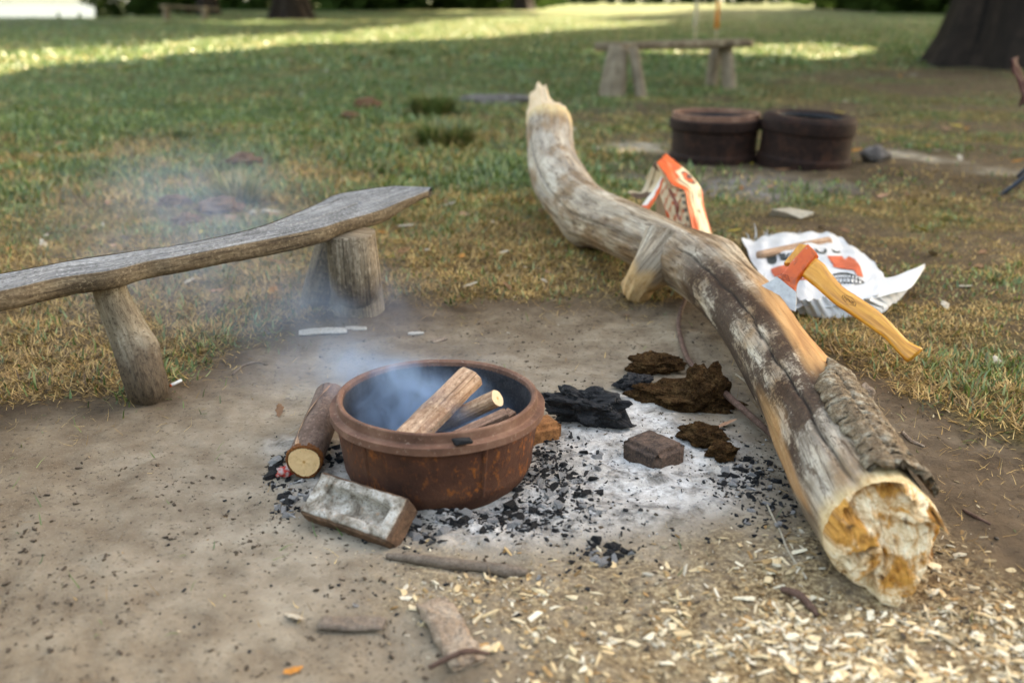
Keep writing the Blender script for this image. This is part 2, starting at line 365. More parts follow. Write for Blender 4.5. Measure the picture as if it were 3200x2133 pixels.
def mat_bark(name, c1, c2, c3, su=30, sv=4):
    n = N(name); g = n.noise(n.coord('UV', (su, sv, 1)), 1.5, 6, .68, .4); s = n.noise(n.coord('UV', (70, 50, 1)), 1.5, 5, .7); z = n.noise(n.coord('UV', (6, 5, 1)), 1.2, 4, .6)
    c = n.ramp(g, [(.3, c1), (.5, c2), (.72, c3)])
    c = n.mix(n.ramp(z, [(.45, 0.0), (.62, .6)]), c, tuple(x*.45 for x in c2)); c = n.mix(n.ramp(s, [(.55, 0.0), (.66, .55)]), c, tuple(min(1, x*1.35) for x in c3)); c = n.mix(n.ramp(s, [(.36, .7), (.46, 0.0)]), c, tuple(x*.6 for x in c1)); k_ = n.noise(n.coord('UV', (su*2.2, sv*.5, 1)), 1.3, 4, .6); c = n.mix(n.ramp(k_, [(.34, .85), (.41, 0.0)]), c, tuple(x*.4 for x in c1)); c = n.mix(n.attr('crk')[1], c, (.012, .009, .007))
    return n.done(c, .88, n.bump(n.math('ADD', g, n.math('MULTIPLY', s, .5)), .7, .006), 0, .2)
def mat_rings(name, c1, c2, scale=90, stain=(.50, .22, .05), amt=.35):
    n = N(name); U = n.a('ShaderNodeTexCoord').outputs['UV']
    w = n.a('ShaderNodeTexWave', {'wave_type': 'RINGS', 'rings_direction': 'SPHERICAL'}, Vector=U, Scale=scale*2.6, Distortion=2.5, Detail=3, Detail_Scale=1.2).outputs[0]
    s = n.noise(U, 60, 5, .65); f = n.noise(U, 400, 4, .6); ln = n.a('ShaderNodeVectorMath', {'operation': 'LENGTH'}, _0=U).outputs['Value']
    c = n.mix(n.math('MULTIPLY', w, .45), c1, c2); c = n.mix(n.ramp(s, [(.52, 0.0), (.7, amt)]), c, stain); c = n.mix(n.ramp(f, [(.6, 0.0), (.75, .3)]), c, tuple(x*.6 for x in c2))
    c = n.mix(n.ramp(n.math('MULTIPLY', ln, 100.0), [(.22, .8), (.45, 0.0)]), c, stain); c = n.mix(n.ramp(n.noise(n.coord('UV', (30, 9, 1)), 6, 3), [(.33, .5), (.38, 0.0)]), c, tuple(x*.45 for x in c2))
    return n.done(c, .8, n.bump(n.math('ADD', f, w), .35, .001), 0, .25)
def mat_col(name, rough=.8, bstr=.3, scale=120, spec=.3, amt=.25):
    n = N(name); col, *_ = n.attr('Col'); f = n.noise(n.coord('Geo'), scale, 4, .65)
    c = n.mix(n.ramp(f, [(.35, amt), (.65, 0.0)]), col, n.mix(1.0, col, (.35, .33, .30), 'MULTIPLY'))
    return n.done(c, rough, n.bump(f, bstr, .002), 0, spec)
MAT = {}
MAT['ground'] = mat_ground(); MAT['blade'] = mat_blade(); MAT['rust'] = mat_rust(); MAT['rim'] = mat_rim(); MAT['log'] = mat_log(); MAT['col'] = mat_col('coloured')
MAT['charcoal'] = simple('charcoal', (.010, .010, .011), (.022, .022, .024), 60, .62, .8, .004, c3=(.06, .058, .056), spec=.18)
MAT['ashlump'] = simple('ash_lump', (.16, .155, .15), (.36, .35, .34), 60, .95, .8, .004, c3=(.58, .57, .56))
MAT['soot'] = simple('sooty_iron', (.012, .013, .016), (.03, .03, .034), 14, .7, .5, .003, c3=(.06, .055, .055))
MAT['clod'] = simple('earth_clod', (.028, .013, .006), (.10, .050, .021), 30, .97, 1.0, .03, c3=(.22, .125, .055), spec=.05, detail=8)
MAT['seat'] = mat_bark('bench_top', (.085, .086, .087), (.20, .20, .198), (.36, .36, .355), 60, 2.2)
MAT['seatedge'] = mat_bark('bench_edge', (.055, .036, .022), (.135, .098, .062), (.27, .215, .145), 40, 5)
MAT['leg'] = mat_bark('bench_leg', (.075, .052, .034), (.20, .152, .104), (.38, .315, .235), 55, 2.6)
MAT['legdark'] = mat_bark('bench_leg_mottled', (.030, .020, .013), (.17, .125, .08), (.36, .295, .205), 30, 5)
MAT['trunk'] = mat_bark('tree_bark', (.006, .004, .003), (.018, .012, .009), (.042, .028, .021), 4, .8)
MAT['barklog'] = mat_bark('smooth_bark', (.085, .052, .04), (.15, .098, .076), (.22, .16, .13), 22, 6)
MAT['split'] = mat_bark('split_wood', (.26, .13, .075), (.47, .28, .175), (.62, .44, .30), 70, 3)
MAT['splitd'] = mat_bark('split_wood_dark', (.10, .05, .035), (.26, .145, .10), (.42, .27, .19), 70, 3)
MAT['cut'] = mat_rings('cut_wood', (.88, .58, .31), (.72, .42, .18))
MAT['cutpale'] = mat_rings('cut_wood_pale', (.68, .51, .34), (.55, .38, .22))
MAT['barkring'] = simple('bark_edge', (.12, .035, .01), (.30, .10, .02), 90, .9, .9, .004)
MAT['brick'] = simple('old_brick', (.11, .07, .052), (.33, .285, .24), 13, .95, .6, .006, c3=(.60, .57, .52))
MAT['brickdark'] = simple('charred_brick', (.025, .02, .018), (.10, .062, .045), 16, .85, .6, .006, c3=(.20, .12, .085))
MAT['brickor'] = simple('orange_brick', (.22, .085, .03), (.40, .17, .065), 20, .9, .6, .005)
MAT['drumdark'] = simple('dark_drum', (.012, .006, .0045), (.027, .0125, .009), 10, .8, .4, .005, c3=(.065, .025, .014), spec=.2)
MAT['stone'] = simple('stone', (.05, .04, .035), (.16, .135, .12), 14, .8, .5, .006, c3=(.30, .27, .25))
MAT['palestone'] = simple('pale_stone', (.34, .28, .20), (.50, .43, .33), 20, .9, .5, .006)
MAT['twig'] = simple('twig', (.06, .030, .020), (.13, .07, .05), 60, .8, .5, .003, c3=(.20, .12, .09))
MAT['greytwig'] = simple('grey_twig', (.13, .095, .07), (.25, .19, .145), 60, .85, .5, .003)
MAT['barkpiece'] = simple('bark_piece', (.14, .09, .06), (.33, .24, .17), 22, .9, .8, .008, c3=(.50, .40, .30))
MAT['lichenbark'] = simple('lichen_bark', (.085, .048, .026), (.25, .175, .105), 30, .92, 1.0, .010, c3=(.50, .47, .37), detail=8)
MAT['leafcol'] = mat_col('dry_leaf', .75, .3, 60, .3, .4)
MAT['chipcol'] = mat_col('chip_wood', .8, .3, 160, .25, .35)
MAT['canopy'] = mat_leaf('canopy_leaf', (.020, .045, .010), (.055, .095, .022))
MAT['shrub'] = mat_leaf('shrub_leaf', (.012, .028, .008), (.035, .06, .016))
def mat_stained():
    n = N('stained_leg'); g = n.noise(n.coord('UV', (34, 5, 1)), 1.5, 6, .68, .4); s = n.noise(n.coord('UV', (70, 50, 1)), 1.5, 5, .7); z = n.noise(n.coord('UV', (16, 12, 1)), 1.2, 5, .65)
    sep = n.a('ShaderNodeSeparateXYZ', Vector=n.a('ShaderNodeTexCoord').outputs['UV']); st = n.ramp(n.math('ADD', sep.outputs[1], n.math('MULTIPLY', z, .22)), [(.29, 1.0), (.37, 0.0)])
    c = n.ramp(g, [(.3, (.10, .075, .05)), (.5, (.24, .19, .13)), (.72, (.42, .36, .27))]); c = n.mix(n.ramp(s, [(.36, .7), (.46, 0.0)]), c, (.05, .034, .022)); c = n.mix(n.ramp(z, [(.56, 0.0), (.66, .6)]), c, (.12, .085, .055))
    c = n.mix(n.math('MULTIPLY', st, .88), c, n.ramp(s, [(.35, (.035, .022, .014)), (.62, (.11, .075, .048))]))
    return n.done(c, .88, n.bump(n.math('ADD', g, n.math('MULTIPLY', s, .5)), .8, .007), 0, .2)
MAT['stained'] = mat_stained(); MAT['steel'] = None

# ================================================================== GROUND
def axis(a0, a1, st, lo, hi, gr=1.16):
    mid = list(np.arange(a0, a1, st)); d = st; x = mid[-1]; up = []
    while x < hi: d *= gr; x += d; up.append(x)
    d = st; x = mid[0]; dn = []
    while x > lo: d *= gr; x -= d; dn.append(x)
    return np.array(dn[::-1]+mid+up)
gx = axis(-1.5, 1.75, .0105, -900, 900, 1.10); gy = axis(1.15, 3.9, .0105, -120, 2200, 1.07)
X, Y = np.meshgrid(gx, gy, indexing='ij'); Z = hgt(X, Y)
MK = masks(X, Y)
rr_ = np.hypot(X, Y)
# ash is fluffed up, bare sand a little lower than the turf, chips heap up
ashm = np.clip(MK['ash']+MK['ashw'], 0, 1)
near = (rr_ < 7)
Z = Z + near*(ashm*(.006+.022*(fbm(X*20, Y*20, 3, 61)-.35)) + MK['chip']*(fbm(X*30, Y*30, 3, 71)-.3)*.016 + (1-MK['dirt'])*.012)
GZ = Z
def ground_z(x, y):                                   # bilinear look-up on the built sheet
    i = np.clip(np.searchsorted(gx, x)-1, 0, len(gx)-2); j = np.clip(np.searchsorted(gy, y)-1, 0, len(gy)-2)
    fx = (x-gx[i])/(gx[i+1]-gx[i]); fy = (y-gy[j])/(gy[j+1]-gy[j])
    return (GZ[i, j]*(1-fx)+GZ[i+1, j]*fx)*(1-fy)+(GZ[i, j+1]*(1-fx)+GZ[i+1, j+1]*fx)*fy
soil = np.clip(MK['dirt']*0+np.maximum.reduce([MK['belt']*.9, MK['brown']*.9, MK['dr2']*.6, .8*sst(.35, .0, sdpoly(X, Y, DIRT))*MK['dirt'], .75*sst(.45, .95, X)*sst(2.6, 2.0, Y)]), 0, 1)
lawn_dirt = np.clip(np.maximum.reduce([MK['dirt'], MK['dr2']*.9, MK['brown']*.9*sst(.34, .52, fbm(X*1.3, Y*1.3, 4, 81)), MK['belt']*.75*sst(.35, .6, fbm(X*5, Y*5, 4, 82))]), 0, 1)
green = np.clip(sst(3.2, 6.5, Y)*.75+sst(.4, .65, fbm(X*1.1, Y*1.1, 3, 91))*.3 - MK['straw']*.6 - MK['brown']*.35, 0, 1)
one = np.ones_like(X)
m1 = np.stack([lawn_dirt, MK['ash'], MK['ashw']], -1).reshape(-1, 3); m2 = np.stack([np.clip(MK['chip']*.75+MK['chipd']*.3, 0, 1), soil, green], -1).reshape(-1, 3)
m3 = np.stack([sst(1.15, .25, np.hypot((X+.05)*.8, Y-2.05)), MK['pale'], MK['ash2']], -1).reshape(-1, 3)
gv = np.stack([X, Y, Z], -1).reshape(-1, 3)
go = link('ground', mesh('ground', gv, grid_faces(len(gx), len(gy))[:, ::-1], None, {'m1': m1, 'm2': m2, 'm3': m3}), MAT['ground']); tag(go, 'sandy fire clearing running into a grassy park lawn', 'ground', kind='structure')

# lake and hills beyond the lawn, far left
nl = N('lake'); MAT['lake'] = nl.done((.045, .06, .065), .5, nl.bump(nl.noise(nl.coord('Geo', (.25, .25, 1)), 1, 3), .2, .3), 0, .05)
v = np.array([(-900, 70, -4.5), (60, 70, -4.5), (60, 1250, -4.5), (-900, 1250, -4.5)]); tag(link('lake', mesh('lake', v, [(0, 1, 2, 3)]), MAT['lake']), 'pale lake beyond the lawn edge', 'lake', kind='structure')
hx = np.linspace(-1400, 700, 140); hyy = np.linspace(0, 1, 10); HX, HY = np.meshgrid(hx, hyy, indexing='ij')
HZ = -8+(30+60*fbm(HX*.004, HX*0, 4, 5))*np.sin(HY*math.pi/2); MAT['hill'] = simple('far_hill', (.05, .07, .06), (.08, .10, .09), .02, .95, .2, .5)
tag(link('hills', mesh('hills', np.stack([HX, 1000+HY*420, HZ], -1).reshape(-1, 3), grid_faces(140, 10)[:, ::-1]), MAT['hill']), 'wooded hills on the far side of the lake', 'hills', kind='structure')

# ================================================================== TREES THAT SHADE THE PLACE
LIT = [poly([(-400, 185), (0, 162), (400, 142), (600, 118), (1000, 106), (1300, 72), (1700, 46), (1830, 20), (2200, 16), (2500, 27), (2520, 42), (2400, 56), (2150, 62), (1990, 92), (1800, 98), (1600, 116), (1350, 127), (1000, 138), (500, 186), (200, 212), (0, 252), (-400, 330)]),
       poly([(1690, 168), (2000, 158), (2300, 142), (2560, 134), (2800, 158), (2790, 184), (2560, 204), (2350, 190), (2000, 182), (1760, 176)])]
def leaf_quads(C, size, rs):
    n = len(C); a = rs.normal(size=(n, 3)); a /= np.linalg.norm(a, axis=1)[:, None]
    b = rs.normal(size=(n, 3)); b -= a*(a*b).sum(1)[:, None]; b /= np.linalg.norm(b, axis=1)[:, None]
    s = size*rs.uniform(.6, 1.3, n)[:, None]; a = a*s; b = b*s*.62
    V = np.stack([C-a, C+b*.9, C+a, C-b*.9], 1).reshape(-1, 3); F = np.arange(4*n).reshape(-1, 4); return V, F
def crown_pts(c, R, Hh, n, rs, nclump=60):
    k = rs.normal(size=(nclump, 3)); k /= np.linalg.norm(k, axis=1)[:, None]; k *= rs.uniform(.35, 1, (nclump, 1))**.6
    k = k*np.array([R, R, Hh])*.85+np.array(c); pick = rs.integers(0, nclump, n)
    return k[pick]+rs.normal(size=(n, 3))*np.array([R, R, Hh])*.17
def carve(C):
    off = (SUNV.x/SUNV.z, SUNV.y/SUNV.z); x = C[:, 0]-C[:, 2]*off[0]; y = C[:, 1]-C[:, 2]*off[1]
    keep = np.ones(len(C), bool)
    for p in LIT: keep &= sdpoly(x, y, p) < .25  # crowns shaped for light: leaves left out where sun must reach the strips
    px, py, dep = topx(C); keep &= ~((dep > 0) & (py > -60) & (px > -300) & (px < 3500))    # crowns hang above the view
    return C[keep]
def tree(base, r0, h, crown_c, R, Hh, nleaf, label, seed, leaf=.34, group=None, lean=(0, 0)):
    rs = np.random.default_rng(seed); bx, by = base; bz = hz(bx, by)
    t = empty('shade_tree', (bx, by, bz), label, 'tree', group)
    def rn(L, T): return 1+.10*np.sin(T*5+seed+L*.3)+.06*np.sin(T*9+1.7*seed)+.16*(fbm(T*2.2+seed, L*.7, 3, seed)-.5)+np.exp(-L/(r0*.9))*(.55+.5*np.sin(T*4+seed)**2)
    top = np.array(crown_c)
    P = [(bx, by, bz-.4), (bx+lean[0]*.2, by+lean[1]*.2, bz+h*.25), (bx+lean[0]*.6, by+lean[1]*.6, bz+h*.55), (bx+lean[0], by+lean[1], bz+h)]
    v, f, uv, _ = tube(P, [r0*1.05, r0*.92, r0*.8, r0*.55], 40, 40, rn); part('trunk', v, f, MAT['trunk'], t, uv)
    for k in range(6):
        a = k*1.047+seed; e = top+np.array([math.cos(a)*R*.7, math.sin(a)*R*.7, rs.uniform(-.1, .5)*Hh]); s0 = np.array([bx+lean[0]*.9, by+lean[1]*.9, bz+h*.9])
        m = (s0*.55+e*.45)+np.array([0, 0, Hh*.12]); v, f, uv, _ = tube([s0, m, e], [r0*.42, r0*.25, .05], 14, 10); part('limb', v, f, MAT['trunk'], t, uv)
    C = carve(crown_pts(crown_c, R, Hh, nleaf, rs)); v, f = leaf_quads(C, leaf, rs); part('crown', v, f, MAT['canopy'], t, smooth=False)
    return t
tree((7.75, 16.3), .82, 7, (6.2, 18.5, 12.5), 13, 4.5, 26000, 'massive dark trunk with flaring roots beside the brown leaf litter', 3)
tree((-11.2, 53), .80, 10, (-7, 50, 16), 19, 5, 19000, 'broad dark trunk standing past the sunlit strip, right of the far bench', 5, .5)
tree((-18.2, 63), .55, 8, (-19, 63, 14), 11, 5, 8000, 'slim dark trunk at the end of the far bench', 8, .5)
tree((18.8, 31), .6, 7, (12.5, 31.5, 12.5), 11, 4.2, 15000, 'spreading tree added out of view to shade the back lawn', 37, .42)  # added outside the view so its crown shades the lawn before the strip
tree((21.5, 26), .6, 7, (18, 24, 11.5), 9.5, 4.2, 11000, 'unseen tree added to shade the right side of the lawn', 12, .45)  # unseen, placed so its shadow covers the right of the lawn
tree((31, 56), .7, 9, (23, 57, 17), 17, 5, 14000, 'unseen tree added beyond the side of the back lawn for its shade', 14, .55)  # unseen, put in to shade the ground beyond the sunlit strip
tree((1, 92), .7, 10, (3, 84, 18), 16, 5, 12000, 'tall tree added at the front of the far wood for its shade', 29, .6)  # added against the wood, its crown there to shade the far lawn
tree((52, 92), .8, 11, (46, 92, 20), 20, 6, 10000, 'unseen tall tree added behind the back lawn for its shade', 19, .7)  # unseen, added for shade at the far right

def shrub(px, py_base, w_px, h_px, dist, seed, label, name='shrub', cat='shrub', group=None, n=900, leaf=.16, mat='shrub', cone=False):
    rs = np.random.default_rng(seed); p = D(px, py_base, dist); z0 = hz(p.x, p.y); w = w_px/FOC*dist/2; h = h_px/FOC*dist
    t = empty(name, (p.x, p.y, z0), label, cat, group)
    q = rs.normal(size=(n, 3)); q /= np.linalg.norm(q, axis=1)[:, None]; q *= rs.uniform(0, 1, (n, 1))**.4
    if cone: hh = rs.uniform(0, 1, n); C = np.stack([q[:, 0]*w*(1.05-hh), q[:, 1]*w*(1.05-hh), hh*h], -1)
    else:
        lob = rs.normal(size=(9, 3))*.45; C = q*.6+lob[rs.integers(0, 9, n)]; C = np.stack([C[:, 0]*w, C[:, 1]*w, (C[:, 2]*.5+.5)*h], -1)
    C[:, 2] = np.clip(C[:, 2], .02, None); v, f = leaf_quads(C+np.array([p.x, p.y, z0]), leaf*(w+h)/2*.55, rs)
    part('foliage', v, f, MAT[mat], t, smooth=False)
    v, f, uv, _ = tube([(p.x, p.y, z0-.1), (p.x, p.y, z0+h*.7)], [w*.08+.02, .02], 6, 8); part('stem', v, f, MAT['trunk'], t, uv)
    return t
shrub(440, 45, 180, 120, 60, 31, 'dark spreading bush on the lake edge left of the far bench', n=2600)
shrub(590, 40, 210, 130, 66, 32, 'dark bush behind the far bench', n=2600)
shrub(25, 45, 90, 60, 64, 33, 'grey green bush at the lawn edge in front of the lake', n=1200)
shrub(312, 62, 34, 85, 58, 34, 'tall narrow conifer sapling at the lawn edge', 'conifer_sapling', 'sapling', n=900, cone=True)
shrub(183, 50, 30, 38, 58, 35, 'small conifer sapling standing before the lake', 'conifer_sapling', 'sapling', n=700, cone=True)
shrub(250, 58, 26, 26, 57, 36, 'lowest conifer sapling before the lake', 'conifer_sapling', 'sapling', n=500, cone=True)
shrub(365, 45, 40, 60, 59, 37, 'rounded sapling beside the dark spreading bush', 'conifer_sapling', 'sapling', n=700, cone=True)
# far wood behind the lawn: reads as one dark mass
rs = np.random.default_rng(77); nw = 26000; tw = rs.uniform(-.345, .66, nw)
yn = 95+105*sst(.02, .07, tw)*sst(.30, .26, tw)-20*sst(.30, .36, tw)+8*(vn(tw*40, tw*0, 3)-.5); wy = yn+rs.uniform(0, 1, nw)**1.5*26
C = np.stack([tw*wy, wy, rs.uniform(0, 1, nw)**.8*24*(.7+.6*vn(tw*30, wy*.05, 4))-1], -1); v, f = leaf_quads(C, 1.15, rs)
tag(link('woodland', mesh('woodland', v, f, smooth=False), MAT['shrub']), 'dark wood closing off the far end of the lawn', 'woodland', kind='stuff')

# unseen wood added beside and behind the clearing to block low skylight
nw = 24000; an = rs.uniform(rad(98), rad(400), nw); rr5 = 24+7*vn(an*9, an*0, 2)+rs.uniform(0, 1, nw)**1.6*9
wx, wy = rr5*np.sin(an), 2+rr5*np.cos(an); kp = ~((wy > 3) & (np.abs(wx) < wy*.62+4)) & ~((wx < 0) & (wy > 6)); wx, wy = wx[kp], wy[kp]
C = np.stack([wx, wy, rs.uniform(0, 1, len(wx))**.85*9*(.75+.5*vn(wx*.3, wy*.3, 4))-.3], -1); v, f = leaf_quads(C, .55, rs)
tag(link('woodland', mesh('woodland', v, f, smooth=False), MAT['shrub']), 'unseen leafy wood added behind the viewer to hold back low skylight', 'woodland', kind='stuff')

# ================================================================== GRASS
def blades(n, xy, L, W, lean, az, col, curl):
    x, y = xy[:, 0], xy[:, 1]; z = ground_z(x, y)-.002
    d = np.stack([np.cos(az), np.sin(az)], -1); s = np.stack([-d[:, 1], d[:, 0], np.zeros(n)], -1)*(W/2)[:, None]
    b = np.stack([x, y, z], -1)
    def at(t): 
        ang = lean*(1-curl*.5)+curl*lean*t*1.0+curl*.6*t
        return np.stack([d[:, 0]*np.sin(ang)*L*t, d[:, 1]*np.sin(ang)*L*t, np.abs(np.cos(ang))*L*t+.002], -1)
    m = b+at(.55); e = b+at(1.0)
    V = np.stack([b-s, b+s, m-s*.8, m+s*.8, e], 1).reshape(-1, 3)
    k = np.arange(n)*5; F4 = np.stack([k, k+1, k+3, k+2], -1); F3 = np.stack([k+2, k+3, k+4], -1)
    li = np.concatenate([F4.ravel(), F3.ravel()])
    return V, F4, F3, np.repeat(col, 5, 0)
def make_grass(name, xy, Ls, Ws, label, seed, leanm=.9):
    rs = np.random.default_rng(seed); n = len(xy); x, y = xy[:, 0], xy[:, 1]; mk = masks(x, y)
    pg = np.clip(.02+.44*sst(2.9, 6.0, y)+1.5*(fbm(x*2.3, y*2.3, 4, 101)-.5)+.9*(fbm(x*.7, y*.7, 3, 103)-.5) - mk['straw']*.22 - mk['brown']*.38 + .22*sst(5, 11, y), .06, .93)
    gm = rs.uniform(0, 1, n) < pg
    g0 = np.array([.034, .066, .016]); g1 = np.array([.135, .195, .045]); g2 = np.array([.34, .36, .14])
    s0 = np.array([.29, .15, .040]); s1 = np.array([.68, .45, .17]); s2 = np.array([.065, .030, .010])
    u = rs.uniform(0, 1, (n, 1)); w = rs.uniform(0, 1, (n, 1))
    gc = np.where(w < .75, g0*(1-u)+g1*u, g1*(1-u)+g2*u); sc_ = np.where(w < .6, s0*(1-u)+s1*u, s2*(1-u)+s0*u)
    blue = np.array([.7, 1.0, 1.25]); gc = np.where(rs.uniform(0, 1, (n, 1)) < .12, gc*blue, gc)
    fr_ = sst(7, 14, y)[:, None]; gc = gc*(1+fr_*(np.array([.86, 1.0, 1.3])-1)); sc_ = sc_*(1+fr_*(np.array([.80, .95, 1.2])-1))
    col = np.where(gm[:, None], gc, sc_)*np.clip(.25+1.55*(.55*fbm(x*13, y*13, 3, 121)+.45*fbm(x*3.5, y*3.5, 3, 123)), .3, 1.6)[:, None]
    L = Ls*rs.uniform(.45, 1.35, n)*np.where(gm, 1.0, 1.1)*(1-.5*mk['brown'])*(1-.35*mk['belt']); W = Ws*rs.uniform(.6, 1.4, n)*np.where(gm, 1.25, .7)
    lean = np.where(gm, rs.uniform(.2, 1.25, n), rs.uniform(.85, 1.52, n))*leanm; az = rs.uniform(0, 2*math.pi, n); curl = rs.uniform(-.2, .6, n)
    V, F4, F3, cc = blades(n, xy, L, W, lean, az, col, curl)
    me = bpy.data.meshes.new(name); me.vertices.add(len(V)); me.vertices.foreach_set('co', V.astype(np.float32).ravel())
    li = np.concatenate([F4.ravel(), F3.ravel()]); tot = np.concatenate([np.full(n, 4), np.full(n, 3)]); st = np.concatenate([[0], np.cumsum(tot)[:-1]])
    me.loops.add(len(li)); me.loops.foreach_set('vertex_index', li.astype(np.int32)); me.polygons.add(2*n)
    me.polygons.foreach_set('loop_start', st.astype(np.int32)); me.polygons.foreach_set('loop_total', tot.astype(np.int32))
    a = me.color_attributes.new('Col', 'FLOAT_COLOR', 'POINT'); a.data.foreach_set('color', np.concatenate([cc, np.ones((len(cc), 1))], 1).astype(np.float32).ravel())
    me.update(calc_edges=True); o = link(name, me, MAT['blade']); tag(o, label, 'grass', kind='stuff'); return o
def sample(n, y0, y1, seed, pw=1.0):
    rs = np.random.default_rng(seed); u = rs.uniform(0, 1, n); y = y0*(y1/y0)**u if pw == 0 else (y0**(pw)+(y1**pw-y0**pw)*u)**(1/pw)
    x = rs.uniform(-1, 1, n)*(y*.60+.35); return np.stack([x, y], -1), rs
def dens(xy, rs, lo=0.0):
    x, y = xy[:, 0], xy[:, 1]; mk = masks(x, y)
    k = (1-mk['dirt'])*(1-.8*mk['dr2'])*(1-.88*mk['brown']*sst(.34, .52, fbm(x*1.3, y*1.3, 4, 81)))*(1-.75*mk['belt']*sst(.33, .55, fbm(x*5, y*5, 4, 82)))*(1-mk['pale']*.8)*(.5+.9*sst(.3, .6, fbm(x*6, y*6, 3, 111)))
    return xy[(rs.uniform(0, 1, len(xy)) < k)]
xy, rs = sample(300000, 2.15, 5.6, 201, 1.0); xy = dens(xy, rs); make_grass('grass', xy, .036, .0042, 'short mixed dry and green turf around the fire clearing', 301, 1.12)
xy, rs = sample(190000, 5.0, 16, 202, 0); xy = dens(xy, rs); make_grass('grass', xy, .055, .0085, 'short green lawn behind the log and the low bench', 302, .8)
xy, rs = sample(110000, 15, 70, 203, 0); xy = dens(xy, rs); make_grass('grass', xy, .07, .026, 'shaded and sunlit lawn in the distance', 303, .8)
# scattered stalks lying on the bare soil
rs = np.random.default_rng(205); n = 9000; yy = rs.uniform(1.4, 3.6, n); xx = rs.uniform(-1, 1, n)*(yy*.58+.2); mk = masks(xx, yy)
k = (mk['dirt'] > .5) & (rs.uniform(0, 1, n) < np.clip(.05+.9*sst(.45, .02, sdpoly(xx, yy, DIRT))+.35*sst(.5, 1.0, xx), 0, 1)*(1-mk['ash']))
xy = np.stack([xx, yy], -1)[k]; make_grass('straw_litter', xy, .034, .0022, 'dry straw stalks lying loose on the bare soil', 304, 1.25)
def tuft(px, py, h, wd, n, seed, label, dry=.3):
    rs = np.random.default_rng(seed); p = G(px, py, 0); z = float(ground_z(np.array([p.x]), np.array([p.y]))[0])
    a = rs.uniform(0, 2*math.pi, n); r = wd*rs.uniform(0, 1, n)**.6*.45; xy = np.stack([p.x+r*np.cos(a), p.y+r*np.sin(a)], -1)
    g = rs.uniform(0, 1, (n, 1)); col = np.where(rs.uniform(0, 1, (n, 1)) < dry, np.array([.22, .17, .06])*(1-g)+np.array([.42, .34, .16])*g, np.array([.03, .06, .016])*(1-g)+np.array([.15, .20, .055])*g)
    V, F4, F3, cc = blades(n, xy, h*rs.uniform(.55, 1.15, n), wd*.03*rs.uniform(.6, 1.4, n)+.002, rs.uniform(.1, .8, n), a+rs.normal(0, .4, n), col, rs.uniform(0, .7, n))
    o = solo('grass_tuft', V, [tuple(q) for q in F4]+[tuple(q) for q in F3], MAT['blade'], label, 'grass tuft', cols={'Col': cc}); return o
tuft(1352, 354, .24, .36, 800, 401, 'rounded dark green grass tuft behind the paler spiky tuft', .15)
tuft(1392, 455, .21, .38, 800, 402, 'dark spiky tuft with straw coloured blades on one side', .35)
tuft(745, 645, .20, .20, 420, 403, 'yellowish upright tuft beside the earth heap behind the bench', .55)
tuft(570, 430, .10, .22, 240, 404, 'low dark tuft out on the lawn beyond the yellowish one', .15)
tuft(1250, 175, .16, .5, 260, 405, 'wide dark tuft near the sunlit strip', .1)

def gz(x, y): return float(ground_z(np.array([x]), np.array([y]))[0])
# ================================================================== BIG LOG
def dp(x, y, z): return G(x*DS, y*DS, z)
LP = [dp(2024, 1222, .103), dp(1948, 1105, .107), dp(1868, 962, .112), dp(1783, 818, .118), dp(1692, 692, .135), dp(1580, 602, .155), dp(1445, 535, .175)]
LP += [D(1345*DS, 484*DS, 4.22), D(1292*DS, 425*DS, 4.55), D(1268*DS, 362*DS, 4.8), D(1261*DS, 285*DS, 5.0)]
LR = [.100, .103, .100, .099, .104, .104, .106, .116, .126, .118, .118]
logv = empty('fallen_log', (LP[4].x, LP[4].y, 0), 'long weathered grey log lying curved with one end raised beside the fire', 'log')
def crack_theta(L): return 2.02+.30*sst(0., 1.3, L)+.07*np.sin(L*4.1+.4)+.04*np.sin(L*11)+.025*np.sin(L*31)
def log_rn(L, T):
    r = 1+.10*(fbm(T*1.2+3, L*1.6, 3, 7)-.5)+.05*(fbm(np.cos(T)*3+5, np.sin(T)*3+L*2.2, 3, 8)-.5)*2+.025*(fbm(T*14, L*5, 3, 9)-.5)*2
    d = np.abs((T-crack_theta(L)+math.pi) % (2*math.pi)-math.pi)*.1
    g = np.exp(-(d/.0026)**2)*sst(-.02, .1, L)*sst(1.75, 1.55, L); r = r-.085*g
    t2 = 2.15+.25*np.sin(L*3+1)+.2*L; d2 = np.abs((T-t2+math.pi) % (2*math.pi)-math.pi)*.1
    r = r-.06*np.exp(-(d2/.003)**2)*sst(2.0, 2.2, L)*sst(3.7, 3.5, L)
    r = r+.16*np.exp(-((L-.66)/.20)**2)*np.exp(-(((T+.1+math.pi) % (2*math.pi)-math.pi)/.8)**2)      # swelling on the far flank
    r = r+.28*np.exp(-((L-2.62)/.16)**2)*np.exp(-(((T-4.4+math.pi) % (2*math.pi)-math.pi)/.7)**2)       # hump underneath
    r = r+.30*np.exp(-((L-1.62)/.13)**2)*np.exp(-(((T-.7+math.pi) % (2*math.pi)-math.pi)/.5)**2)       # knot beside the sack
    return r
v, f, uv, (Lg, Tg, LC, LT, LS, LU, LL) = tube(LP, LR, 300, 144, log_rn, cap=False)
